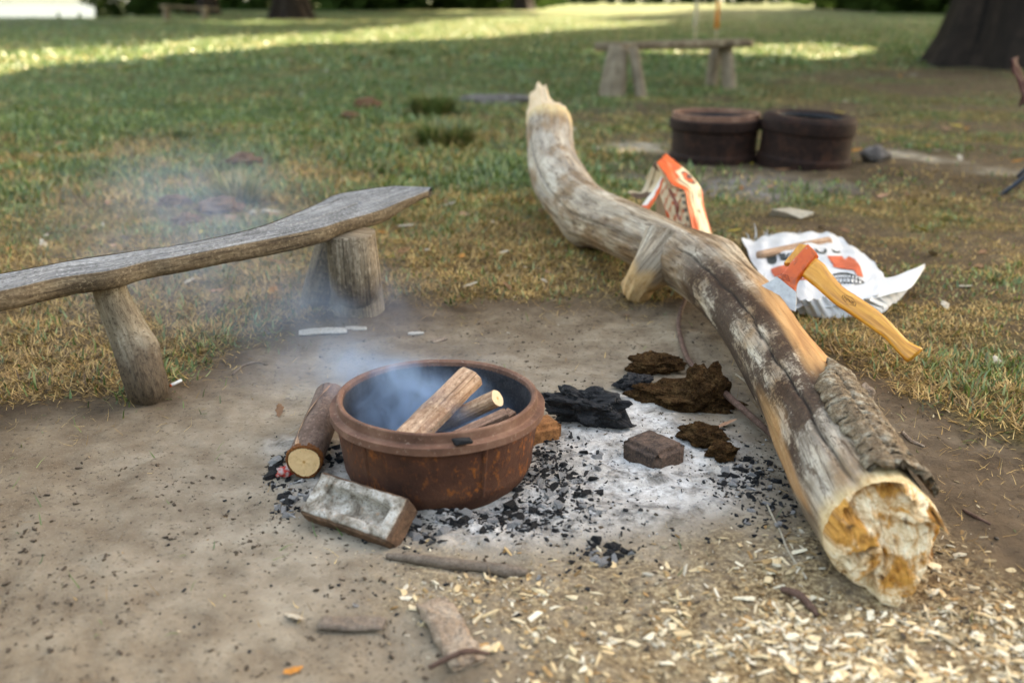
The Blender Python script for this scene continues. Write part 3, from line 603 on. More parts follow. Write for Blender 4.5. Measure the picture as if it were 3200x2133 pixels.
# which side of the tube is which: theta 0 = +S, 90 deg = +U (up)
wrap = lambda a: (a+math.pi) % (2*math.pi)-math.pi
sideR = -1 if LS[30][0] < 0 else 1
thR = 0.0 if sideR > 0 else math.pi                                   # angle that faces away from the fire (+X)
LOG_TOTAL = LL[-1]
d = np.abs(wrap(Tg-crack_theta(Lg)))*.1; crackm = np.exp(-(d/.0030)**2)*sst(-.02, .1, Lg)*sst(1.75, 1.55, Lg)
t2 = 2.15+.25*np.sin(Lg*3+1)+.2*Lg; crackm = np.maximum(crackm, .8*np.exp(-(np.abs(wrap(Tg-t2))*.1/.003)**2)*sst(2.0, 2.2, Lg)*sst(3.7, 3.5, Lg))
nn = fbm(Tg*1.5, Lg*2.5, 4, 15)-.5
dr = np.abs(wrap(Tg-thR)); dl = np.abs(wrap(Tg-thR-math.pi)); du = np.abs(wrap(Tg-2.35))
orange = sst(.95, .6, np.abs(wrap(Tg-.85))+nn*.4)*sst(.45, .62, Lg)*sst(1.35, 1.1, Lg)+.75*sst(.55, .25, np.abs(wrap(Tg-(thR+math.pi)))+nn*1.2+.25)*sst(.75, .4, Lg)
barkm = np.clip(sst(1.45, .6, dl+nn*1.2)*sst(.04, .35, Lg+nn*.5)*sst(1.75, 1.3, Lg)+.75*sst(.9, .4, np.abs(wrap(Tg-1.75))+nn)*sst(.1, .5, Lg)*sst(1.25, .9, Lg)+.45*sst(.9, .2, np.abs(wrap(Tg-4.7)))+.22, 0, 1)
tan = np.clip(sst(.9, .35, du+nn*1.0)*(.55+.45*sst(.55, .3, Lg))+sst(2.3, 3.2, Lg)*.9, 0, 1)
fresh = np.clip(sst(.07, .0, Lg+nn*.12)+sst(LOG_TOTAL-.10, LOG_TOTAL, Lg+nn*.2), 0, 1)
z0 = np.zeros_like(Lg)
part('trunk', v, f, MAT['log'], logv, uv, {'m': np.stack([np.clip(orange, 0, 1), barkm, np.clip(crackm, 0, 1)], -1).reshape(-1, 3), 'm2': np.stack([fresh, tan, z0], -1).reshape(-1, 3)})
# hacked near end: facets running down to a blunt low tip
C0, T0, S0, U0 = LC[0], -LT[0], LS[0], LU[0]; nr, nt = 46, 144
prof = np.linspace(0, 1, nr); V = []; UVh = []; th = np.linspace(0, 2*math.pi, nt, endpoint=False)
R0 = np.linalg.norm(v[:nt]-C0, axis=1)
rsf = np.random.default_rng(44); sd = rsf.uniform(-1, 1, (17, 2)); sh0 = rsf.uniform(-.022, .022, 17); sg_ = rsf.normal(0, .030, (17, 2)); FACET = []
for q in prof:
    rad_ = 1-q**1.25; fx, fy = np.cos(th)*rad_, np.sin(th)*rad_
    jx = fx+.10*(fbm(fx*5+3, fy*5, 2, 3)-.5); jy = fy+.10*(fbm(fx*5, fy*5+8, 2, 4)-.5)
    dd = (jx[:, None]-sd[None, :, 0])**2+(jy[:, None]-sd[None, :, 1])**2; ni = dd.argmin(1)
    pl = sh0[ni]+(jx-sd[ni, 0])*sg_[ni, 0]+(jy-sd[ni, 1])*sg_[ni, 1]; fin = fbm(fx*22+4, fy*7+1, 3, 6)-.5
    w_ = min(1, q*9); edge_ = 1+.030*(vn(np.cos(th)*5, np.sin(th)*5, 8)-.5)*2*w_*(rad_ > .6)
    oo = .030*(1-rad_**2)+(pl*1.1+.012*fin)*w_+(.014-.030*fy)*w_
    V.append(C0+T0*oo[:, None]+S0*(R0*rad_*edge_*np.cos(th))[:, None]+U0*(R0*rad_*edge_*np.sin(th))[:, None]); UVh.append(np.stack([fx*.1, fy*.1], -1))
V = np.concatenate(V); UVh = np.concatenate(UVh); i, j = np.meshgrid(np.arange(nr-1), np.arange(nt), indexing='ij'); j2 = (j+1) % nt
f = np.stack([i*nt+j, (i+1)*nt+j, (i+1)*nt+j2, i*nt+j2], -1).reshape(-1, 4)
hn = N('hacked_wood'); U = hn.a('ShaderNodeTexCoord').outputs['UV']; a_ = hn.noise(U, 16, 6, .65, .8); b_ = hn.noise(U, 55, 5, .7); c_ = hn.noise(U, 240, 4, .7)
g_ = hn.noise(hn.coord('UV', (30, 160, 1)), 1.2, 4, .6); hc = hn.ramp(b_, [(.28, (.46, .28, .12)), (.45, (.76, .58, .36)), (.65, (.88, .77, .57))]); hc = hn.mix(hn.ramp(g_, [(.36, .6), (.46, 0.0)]), hc, (.36, .20, .08))
hc = hn.mix(hn.ramp(a_, [(.44, 0.0), (.55, .95)]), hc, hn.ramp(b_, [(.3, (.20, .062, .010)), (.6, (.62, .28, .045))]))
hc = hn.mix(hn.ramp(hn.noise(U, 38, 4, .6, .5), [(.33, .95), (.40, 0.0)]), hc, (.10, .045, .018)); hc = hn.mix(hn.ramp(c_, [(.62, 0.0), (.75, .35)]), hc, (.40, .25, .12))
MAT['hacked'] = hn.done(hc, .8, hn.bump(hn.math('ADD', b_, hn.math('MULTIPLY', c_, .5)), .9, .006), 0, .25)
o = part('hacked_end', V, f, MAT['hacked'], logv, UVh, smooth=False); o['label'] = 'pale freshly hacked wood face of the log'
# splinters round the raised broken end
rs = np.random.default_rng(9); Ce, Te, Se, Ue = LC[-1], LT[-1], LS[-1], LU[-1]
th = np.linspace(0, 2*math.pi, 48, endpoint=False); Re = np.linalg.norm(v[-48*0-1]-Ce) if False else .088
V = []; nr = 12; dx_ = Se[0]*np.cos(th)+Ue[0]*np.sin(th); dy_ = Se[1]*np.cos(th)+Ue[1]*np.sin(th)
tooth = np.round(vn(th*3.3+5, th*0, 3)*4)/4
jag = (.17*sst(.10, -.10, dx_)+.07+.045*sst(.3, .5, dx_)+.07*(tooth-.5)-.05*np.abs(dx_+.4))*sst(-.95, -.45, dy_+.2*np.abs(dx_))+.012
Re = np.linalg.norm(v.reshape(300, 144, 3)[-1]-Ce, axis=1)[::3]
for q in np.linspace(0, 1, nr):
    V.append(Ce+Te*(np.maximum(jag, .01)*q-.004)[:, None]+(Se*np.cos(th)[:, None]+Ue*np.sin(th)[:, None])*(Re*(1-.22*q**1.3)*(1+.16*(vn(th*6, th*0+q*3, 7)-.5)*min(1, q*3)))[:, None])
V.append(np.repeat((Ce+Te*.02)[None], 48, 0)); nr += 1
V = np.concatenate(V); i, j = np.meshgrid(np.arange(nr-1), np.arange(48), indexing='ij'); j2 = (j+1) % 48
f = np.stack([i*48+j, i*48+j2, (i+1)*48+j2, (i+1)*48+j], -1).reshape(-1, 4); uvb = np.stack([V[:, 0]*1.0, V[:, 2]], -1)
o = part('broken_tip', V, f, MAT['splitpale'] if 'splitpale' in MAT else MAT['cutpale'], logv, uvb, smooth=False); o['label'] = 'splintered raised end of the log'
# branch stub that props the log
sb = [dp(1540, 578, .170), dp(1500, 615, .125), dp(1474, 645, .075), dp(1460, 672, .025)]
v, f, uv, (Lg2, Tg2, *_r) = tube(sb, [.115, .078, .058, .052], 60, 60, lambda L, T: 1+.22*(fbm(T*1.2, L*7, 3, 3)-.5)+.06*(fbm(T*9, L*9, 3, 5)-.5)+.30*sst(.12, .17, L)*(np.round(vn(T*3, L*20, 4)*3)/3-.6))
fr = sst(.10, .125, Lg2+.04*(fbm(T_ if False else Tg2*2, Lg2*8, 3, 3)-.5)); zz = np.zeros_like(Lg2)
part('branch_stub', v, f, MAT['log'], logv, uv, {'m': np.stack([fr*.95, zz+.45, zz], -1).reshape(-1, 3), 'm2': np.stack([fr*.45, zz+.3, zz], -1).reshape(-1, 3)})
# thick loose bark strip on the far flank near the hacked end
i0 = np.searchsorted(LL, .035); i1 = np.searchsorted(LL, .60); idx = np.linspace(i0, i1, 90).astype(int)
V = []; m_ = 22
for k, ii in enumerate(idx):
    q = k/89; e0 = 1.60+.14*float(vn(np.array(q*4), np.array(1.), 3))+.10*float(vn(np.array(q*31), np.array(1.), 5))-.65*float(sst(.72, 1.0, np.array(q))); e1 = .45
    a = np.linspace(e0, e1, m_); aa = a if sideR > 0 else math.pi-a
    rr3 = LR[0]*1.015+.014*(.40+1.2*fbm(np.array(a*13), np.array(q*2.2+0*a), 2, 4))*np.minimum(1, (np.linspace(0, 1, m_)*9))*min(1, (1-q)*8+.15)
    lo = LR[0]*.97
    V.append(LC[ii]+(LS[ii]*np.cos(aa)[:, None]+LU[ii]*np.sin(aa)[:, None])*rr3[:, None])
V = np.concatenate(V); f = grid_faces(90, m_); f = f if sideR < 0 else f[:, ::-1]
o = part('bark_strip', V, f, MAT['lichenbark'], logv); o['label'] = 'thick lichen-flecked strip of bark left on the log'
sm = o.modifiers.new('thick', 'SOLIDIFY'); sm.thickness = .012; sm.offset = -1
# bits of old knot beside the strip
V, f = lump(.022, .016, .026, 4, 3); p = dp(1985, 905, .10); part('knot', V+np.array(p), f, MAT['barkpiece'], logv)

# ================================================================== HATCHET
eye = D(2530, 822, 2.80); butt = D(2862, 1113, 2.58); edge = D(2430, 938, 2.79)
hh_ = (butt-eye).normalized(); bb_ = (edge-eye); bb_ = (bb_-hh_*bb_.dot(hh_)).normalized(); nx_ = hh_.cross(bb_).normalized()
if nx_.dot(ray(2600, 900)) > 0: nx_ = -nx_                             # towards the viewer
hat = empty('hatchet', tuple(eye), 'hatchet with orange head and varnished wooden handle sunk into the log', 'hatchet')
ax = lambda x, y: np.array(onplane(2350+x/3.485, 700+y/3.485, eye, nx_))
up_e = [(640, 320), (720, 385), (800, 450), (870, 550), (1000, 690), (1150, 790), (1300, 890), (1450, 1010), (1600, 1170), (1700, 1270), (1790, 1322), (1868, 1352)]
lo_e = [(470, 500), (545, 568), (620, 630), (700, 695), (900, 870), (1020, 950), (1150, 1035), (1300, 1140), (1445, 1245), (1535, 1340), (1622, 1440), (1690, 1508)]
A = spline(np.array([ax(*p) for p in up_e]), 90); B = spline(np.array([ax(*p) for p in lo_e]), 90)
nn_ = np.array(nx_); V = []; uvv = []; seg = 28; th = np.linspace(0, 2*math.pi, seg, endpoint=False)
Lh = np.concatenate([[0], np.cumsum(np.linalg.norm(np.diff((A+B)/2, axis=0), axis=1))]); hb = []
for k in range(90):
    c = (A[k]+B[k])/2; h = (A[k]-B[k])/2; a = np.linalg.norm(h); b = .0125+.0015*math.sin(k/89*6)-.003*(k/89 < .1); 
    sc = 1.0 if k < 86 else [1, .985, .95, .86][k-86]
    ce = np.sign(np.cos(th))*np.abs(np.cos(th))**.85; se = np.sign(np.sin(th))*np.abs(np.sin(th))**.85
    V.append(c+h*ce[:, None]*sc+nn_*(b*se*sc)[:, None]); uvv.append(np.stack([th*.014, np.full(seg, Lh[k])], -1)); hb.append((c, h, a, b))
V = np.concatenate(V); i, j = np.meshgrid(np.arange(89), np.arange(seg), indexing='ij'); j2 = (j+1) % seg
fl = [tuple(q) for q in np.stack([i*seg+j, i*seg+j2, (i+1)*seg+j2, (i+1)*seg+j], -1).reshape(-1, 4)]+[tuple(range(seg-1, -1, -1)), tuple(89*seg+k for k in range(seg))]
wn_ = N('varnished_wood'); g = wn_.noise(wn_.coord('UV', (120, 6, 1)), 1.4, 6, .6, .5); g2 = wn_.noise(wn_.coord('UV', (20, 9, 1)), 1.2, 4, .6)
c = wn_.ramp(g, [(.3, (.36, .125, .010)), (.5, (.60, .25, .026)), (.72, (.76, .38, .06))]); c = wn_.mix(wn_.ramp(g2, [(.5, 0.0), (.72, .5)]), c, (.36, .12, .012))
MAT['varnish'] = wn_.done(c, .38, wn_.bump(g, .12, .001), 0, .45, .35); wn_.p.inputs['Coat Roughness'].default_value = .25
hd = part('handle', V, fl, MAT['varnish'], hat, np.concatenate(uvv))
# branded diamond with the maker's word, burnt into the side that shows
c_, h_, a_, b_ = hb[41]; hdir = h_/a_; ldir = np.array(hh_); tk = (hb[47][0]-hb[35][0]); tk /= np.linalg.norm(tk); hd_ = np.cross(nn_, tk); hd_ *= np.sign(np.dot(hd_, hdir))
lc = np.array(ax(1062, 855))
def onhandle(u, w, lift=.0006):            # u along the handle, w across, follow the rounded side
    p = lc+tk*u+hd_*w; k = min(range(90), key=lambda q: np.linalg.norm(hb[q][0]-p)); cc, h, a, b = hb[k]
    dd = np.clip(np.dot(p-cc, h/a)/a, -.95, .95); return p+nn_*(b*(1-abs(dd)**2.3)**(.45)+lift)
dm = [(-.0235, .0035), (-.0215, -.0035), (.0, -.0115), (.0025, -.0115), (.0235, -.0035), (.0215, .0035), (.0, .0115), (-.0025, .0115)]
def ring(pts, wdt, n=10):
    P = np.array(pts); Q = P*(1-wdt/np.linalg.norm(P, axis=1).mean()); V = []; m = len(P); F = []
    for k in range(m):
        for s in range(n): t = s/n; V.append(onhandle(*(P[k]*(1-t)+P[(k+1) % m]*t))); V.append(onhandle(*(Q[k]*(1-t)+Q[(k+1) % m]*t)))
    N_ = m*n; F = [(2*k, 2*k+1, 2*((k+1) % N_)+1, 2*((k+1) % N_)) for k in range(N_)]; return np.array(V), F
MAT['burn'] = simple('burnt_mark', (.05, .015, .006), (.10, .035, .012), 90, .7, .2, .001)
V, F = ring(dm, .0014); eo = part('brand_outline', V, F, MAT['burn'], hd)
def text_mesh(s, size, ext=0.0):
    cu = bpy.data.curves.new('t', 'FONT'); cu.body = s; cu.size = size; cu.align_x = 'CENTER'; cu.align_y = 'CENTER'; cu.resolution_u = 3; cu.offset = size*.012
    o = bpy.data.objects.new('t', cu); COL.objects.link(o); dg = bpy.context.evaluated_depsgraph_get(); me = bpy.data.meshes.new_from_object(o.evaluated_get(dg))
    bm = bmesh.new(); bm.from_mesh(me); bmesh.ops.triangulate(bm, faces=bm.faces); bmesh.ops.subdivide_edges(bm, edges=[e for e in bm.edges if e.calc_length() > size*.25], cuts=2); bmesh.ops.triangulate(bm, faces=bm.faces)
    bm.verts.index_update(); v = np.array([q.co[:] for q in bm.verts]); f = [tuple(q.index for q in p.verts) for p in bm.faces]; bm.free()
    bpy.data.objects.remove(o); bpy.data.curves.remove(cu); bpy.data.meshes.remove(me); return v, f
tv, tf = text_mesh('WENZEL', .0098); tv[:, 0] *= .92
sgn = 1 if np.dot(np.cross(tk, hd_), nn_) > 0 else -1
V = np.array([onhandle(p[0], p[1]*sgn if sgn > 0 else p[1], .0007) for p in tv]); part('brand_word', V, tf, MAT['burn'], hd, smooth=False)
# head: loft from cutting edge to poll
top_r = [(68, 684), (180, 636), (290, 580), (350, 530), (395, 480), (425, 430), (520, 330), (604, 238)]
bot_r = [(478, 955), (484, 840), (482, 740), (488, 670), (505, 618), (548, 566), (640, 455), (722, 350)]
nk, mk_ = 60, 24
A = spline(np.array([ax(*p) for p in top_r]), nk); B = spline(np.array([ax(*p) for p in bot_r]), nk)
def head_part(k0, k1, name, mat, lift=0.0, capends=True):
    V = []; ks = range(k0, k1+1)
    for k in ks:
        q = k/(nk-1); tkn = .0008+.0148*sst(0, .62, np.array(q))*1.0+lift
        for s in range(mk_*2):
            side = 1 if s < mk_ else -1; t = (s % mk_)/(mk_-1); t = t if side > 0 else 1-t
            p = A[k]*(1-t)+B[k]*t
            if q < .12: p = p-np.array(bb_)*0+np.array(bb_)*(.018*math.sin(t*math.pi)*(1-q/.12))           # curved bit
            rd = (1-(2*t-1)**8)**.5 if q > .3 else 1.0
            rd = max(rd, .35); eyeb = 1+.12*math.exp(-((q-.85)/.16)**2)
            V.append(p+nn_*(side*tkn*rd*eyeb))
    w = mk_*2; F = []
    n = len(ks)
    for a in range(n-1):
        for s in range(w): F.append((a*w+s, a*w+(s+1) % w, (a+1)*w+(s+1) % w, (a+1)*w+s))
    F.append(tuple(range(w-1, -1, -1))); F.append(tuple((n-1)*w+s for s in range(w)))
    return part(name, np.array(V), F, mat, hat)
sn = N('blade_steel'); f1 = sn.noise(sn.coord('Object'), 40, 6, .65); f2 = sn.noise(sn.coord('Object'), 300, 4, .7)
c = sn.ramp(f1, [(.3, (.30, .30, .29)), (.6, (.46, .47, .46)), (.75, (.36, .31, .26))]); c = sn.mix(sn.ramp(f2, [(.64, 0.0), (.74, .7)]), c, (.12, .10, .09))
MAT['steel'] = sn.done(c, sn.ramp(f1, [(.3, .42), (.7, .6)]), sn.bump(f2, .15, .001), .55, .5)
pn = N('orange_paint'); f1 = pn.noise(pn.coord('Object'), 55, 6, .7); f2 = pn.noise(pn.coord('Object'), 26, 4, .6, .5); f3 = pn.noise(pn.coord('Object'), 110, 4, .6)
c = pn.ramp(f2, [(.35, (.52, .065, .008)), (.65, (.66, .115, .012))]); c = pn.mix(pn.ramp(f2, [(.50, 0.0), (.66, .8)]), c, (.20, .02, .006)); c = pn.mix(pn.ramp(f1, [(.625, 0.0), (.64, 1.0)]), c, (.34, .31, .27)); c = pn.mix(pn.ramp(f3, [(.66, 0.0), (.72, .6)]), c, (.10, .03, .012))
MAT['orange'] = pn.done(c, .38, pn.bump(f1, .25, .001), 0, .5)
head_part(0, 18, 'blade', MAT['steel']); hp = head_part(16, nk-1, 'painted_head', MAT['orange'], .0006)
# embossed diamond on the cheek
cc0 = ax(372, 610); u1 = ax(425, 655)-ax(318, 568); u1 /= np.linalg.norm(u1); w1 = np.cross(nn_, u1)
P = np.array([(-.0185, 0), (0, -.0095), (.0185, 0), (0, .0095)]); V = []; F = []
for k in range(4):
    for s in range(6):
        for sc in (1.0, .82):
            p = (P[k]*(1-s/6)+P[(k+1) % 4]*s/6)*sc; V.append(cc0+u1*p[0]+w1*p[1]+nn_*.0164)
F = [(2*k, 2*k+1, 2*((k+1) % 24)+1, 2*((k+1) % 24)) for k in range(24)]; MAT['orangedark'] = simple('emblem_orange', (.16, .018, .005), (.26, .035, .006), 80, .5, .3, .001)  # deeper orange for the emblem lines and its word
part('emblem', np.array(V), F, MAT['orangedark'], hp); tv, tf = text_mesh('WENZEL', .0062)
sg = 1 if np.dot(np.cross(u1, w1), nn_) > 0 else -1
part('emblem_word', np.array([cc0+u1*p[0]+w1*p[1]*sg+nn_*.0165 for p in tv]), tf, MAT['orangedark'], hp, smooth=False)
# wood of the handle standing proud of the eye
q = [ax(352, 440), ax(520, 236), ax(606, 246), ax(424, 440)]; V = []
for s in (-.0105, .0105):
    for p in q: V.append(p+nn_*s)
part('eye_wood', np.array(V), [(0, 1, 2, 3), (7, 6, 5, 4), (0, 4, 5, 1), (1, 5, 6, 2), (2, 6, 7, 3), (3, 7, 4, 0)], MAT['varnish'], hat, np.array([(p[0]*.3, p[2]) for p in V]), smooth=False)

# ================================================================== FIRE DRUM
DC = Vector((-.163, 2.010, 0)); DH = .19
drum = empty('fire_drum', (DC.x, DC.y, 0), 'rusty round iron drum with smouldering firewood inside', 'fire drum')
def wob(r, z, t):
    return r*(1+.004*np.sin(3*t+1)+.003*np.sin(7*t)), z
dents = lambda r, z, t: (r*(1+.003*np.sin(2*t+.5))-.006*np.exp(-((z-.09)/.05)**2)*(np.exp(-((np.sin((t-4.2)/2))/.03)**2)+np.exp(-((np.sin((t-5.3)/2))/.028)**2)*.8)+.0025*(fbm(t*6, z*30, 3, 3)-.5), z)
pr = [(.150, -.03), (.178, -.012), (.196, .012), (.206, .035)]+[(.206+.0145*k/10, .035+.117*k/10) for k in range(1, 11)]+[(.2205, .156)]
pr = spline(np.array(pr), 40)
v, f = lathe(pr, 160, dents); part('wall', v+np.array(DC), f, MAT['rust'], drum)
def corners(P, e=.0009):                     # crisp profile: each corner becomes a small bevel
    P = np.array(P); out = [P[0]]
    for k in range(1, len(P)-1):
        for q, w_ in ((P[k-1], 1), (P[k+1], 1)):
            d_ = q-P[k]; l_ = np.linalg.norm(d_); out.append(P[k]+d_/l_*min(e, l_*.4))
    out.append(P[-1]); return np.array(out)
pr = corners([(.2185, .1480), (.2330, .1485), (.2338, .1660), (.2210, .1670), (.2180, .1690), (.2175, .1870), (.2160, .1895), (.2105, .1900), (.2055, .1860), (.2045, .1760)])
v, f = lathe(pr, 200, wob); o = part('rim', v+np.array(DC), f, MAT['rim'], drum, smooth=False)
pr = [(.2047, .178), (.203, .15), (.198, .06), (.190, .03), (.15, .022), (.001, .02)]
v, f = lathe(spline(np.array(pr), 30), 120, wob); part('inner_wall', v+np.array(DC), f, MAT['soot'], drum)
for a in (-1.05, -2.25):                                                # two cast ribs down the side
    V = []; 
    for z in np.linspace(.03, .145, 12):
        R = .206+.016*(z-.035)/.1
        for k in range(5):
            b = a+(k-2)*.012; V.append((DC.x+(R+.0045*math.cos((k-2)*.75)-.002)*math.cos(b), DC.y+(R+.0045*math.cos((k-2)*.75)-.002)*math.sin(b), z))
    part('rib', np.array(V), grid_faces(12, 5)[:, ::-1], MAT['rust'], drum)
# firewood
def billet(name, p0, p1, prof, label, mside, mend, seed, cat='firewood', n=26, rough=.06):
    p0 = np.array(p0, float); p1 = np.array(p1, float); T = (p1-p0); L = np.linalg.norm(T); T /= L; s = np.cross(T, (0, 0, 1)); s /= np.linalg.norm(s); u = np.cross(s, T)
    t = empty(name, tuple(p0), label, cat); m = len(prof); V = []; uvs = []; per = np.concatenate([[0], np.cumsum(np.linalg.norm(np.diff(np.array(prof), axis=0), axis=1))])
    for k in range(n):
        q = k/(n-1)
        for jx, (a, b) in enumerate(prof):
            w = 1+rough*(float(fbm(np.array(jx*1.7+seed), np.array(q*6+seed), 3, seed))-.5)*2
            V.append(p0+T*L*q+s*a*w+u*b*w); uvs.append((per[jx], L*q))
    F = [(k*m+j, k*m+(j+1) % m, (k+1)*m+(j+1) % m, (k+1)*m+j) for k in range(n-1) for j in range(m)]
    part('side', np.array(V), F, mside, t, np.array(uvs), smooth=False)
    for e, pp, sg in ((0, p0, -1), (n-1, p1, 1)):
        ce = np.mean(V[e*m:(e+1)*m], 0); W = [ce+T*sg*.0012]+[x+T*sg*.0006 for x in V[e*m:(e+1)*m]]
        part('cut_face', np.array(W), [(0, 1+(j+(sg < 0)) % m, 1+(j+(sg > 0)) % m) for j in range(m)], mend, t, np.array([(0, 0)]+[(a, b) for a, b in prof]), smooth=False)
    return t
quarter = [(-.030, -.012), (-.020, -.022), (.012, -.024), (.030, -.014), (.032, .004), (.022, .018), (.010, .021), (-.012, .024), (-.028, .014)]
billet('split_billet', (-.245, 1.855, .118), D(1470, 1176, 2.19), [(a*1.0, b*1.0) for a, b in quarter], 'thick split billet of pale wood leaning up out of the drum', MAT['split'], MAT['cutpale'], 3)
circ = lambda r, n=16, j=.06: [(r*math.cos(k*6.2832/n)*(1+j*math.sin(k*2.1)), r*math.sin(k*6.2832/n)*(1+j*math.cos(k*1.7))) for k in range(n)]
billet('round_billet', (-.185, 2.03, .092), D(1554, 1244, 2.105), circ(.0185), 'short round billet in the drum showing its pale cut end', MAT['split'], MAT['cutpale'], 5)
billet('thin_billet', (-.155, 1.875, .128), D(1583, 1290, 2.075), [(-.016, -.006), (.013, -.008), (.016, .005), (-.012, .008)], 'thin split stick lying low in the drum under the round billet', MAT['splitd'], MAT['cutpale'], 7)
billet('thin_billet', (-.10, 1.88, .116), D(1600, 1286, 2.12), [(-.014, -.006), (.012, -.008), (.015, .006), (-.012, .007)], 'dark flat stick half hidden behind the thin split stick in the drum', MAT['splitd'], MAT['cut'], 8)
billet('charred_billet', (-.29, 1.97, .075), (-.09, 2.09, .06), circ(.022, 10, .12), 'charred piece of wood at the bottom of the drum', MAT['charcoal'], MAT['charcoal'], 9)
# round log resting against the outside of the drum
a0 = G(951, 1440, .047); a1 = np.array((-.452, 2.30, .062)); a0 = np.array(a0)
lg = empty('small_log', tuple(a0), 'short round log with brown bark lying against the drum, pale cut end showing', 'log')
v, f, uv, _ = tube([a0, (a0*2+a1)/3, (a0+a1*2)/3, a1], [.0385, .039, .0385, .040], 60, 60, lambda L, T: 1+.05*(fbm(T*1.5, L*7, 3, 8)-.5)+.02*(fbm(T*12, L*30, 2, 8)-.5)-.06*np.exp(-((T-1.9-.5*np.sin(L*14))/.10)**2)*sst(.0, .03, L), cap=False)
part('bark', v, f, MAT['barklog'], lg, uv)
Td = (a1-a0)/np.linalg.norm(a1-a0); Sd = np.cross(Td, (0, 0, 1)); Sd /= np.linalg.norm(Sd); Ud = np.cross(Sd, Td); th = np.linspace(0, 2*math.pi, 48, endpoint=False)
V = [a0-Td*.004]; UVc = [(0, 0)]
for r in np.linspace(.2, 1, 6):
    for k in th: V.append(a0-Td*(.004+.0006*math.sin(k*5+r*9))+(Sd*math.cos(k)+Ud*math.sin(k))*.0345*r*(1+.03*math.sin(3*k))); UVc.append((math.cos(k)*.035*r, math.sin(k)*.035*r))
F = [(0, 1+(k+1) % 48, 1+k) for k in range(48)]+[(1+a*48+k, 1+a*48+(k+1) % 48, 1+(a+1)*48+(k+1) % 48, 1+(a+1)*48+k) for a in range(5) for k in range(48)]
part('cut_face', np.array(V), F, MAT['cut'], lg, np.array(UVc))
V = []; rs = np.random.default_rng(3)
for r, o_ in ((.0335, -.002), (.0362, -.0055), (.0395, -.003), (.0400, .010)):
    for k in range(96): a = k/96*2*math.pi; V.append(a0+Td*(o_+rs.normal(0, .0012))+(Sd*math.cos(a)+Ud*math.sin(a))*(r*(1+.03*math.sin(3*a))+rs.normal(0, .0011)))
F = [(a*96+k, a*96+(k+1) % 96, (a+1)*96+(k+1) % 96, (a+1)*96+k) for a in range(3) for k in range(96)]
part('bark_rim', np.array(V), F, MAT['barkring'], lg, smooth=False)
V = []                                                                  # a split showing pale wood along the bark
for q in np.linspace(.02, .95, 50):
    for s in (-1, 0, 1):
        an = 1.9+.5*math.sin(q*.31*14)*1.0+s*.13*(1-q*.6)*(.6+.5*math.sin(q*23)); rr4 = .0392 if s else .0385
        V.append(a0+(a1-a0)*q+(Sd*math.cos(an)+Ud*math.sin(an))*rr4)
part('bark_split', np.array(V), grid_faces(50, 3), MAT['split'], lg, np.array([(q % 3*.01, q//3*.006) for q in range(150)]))
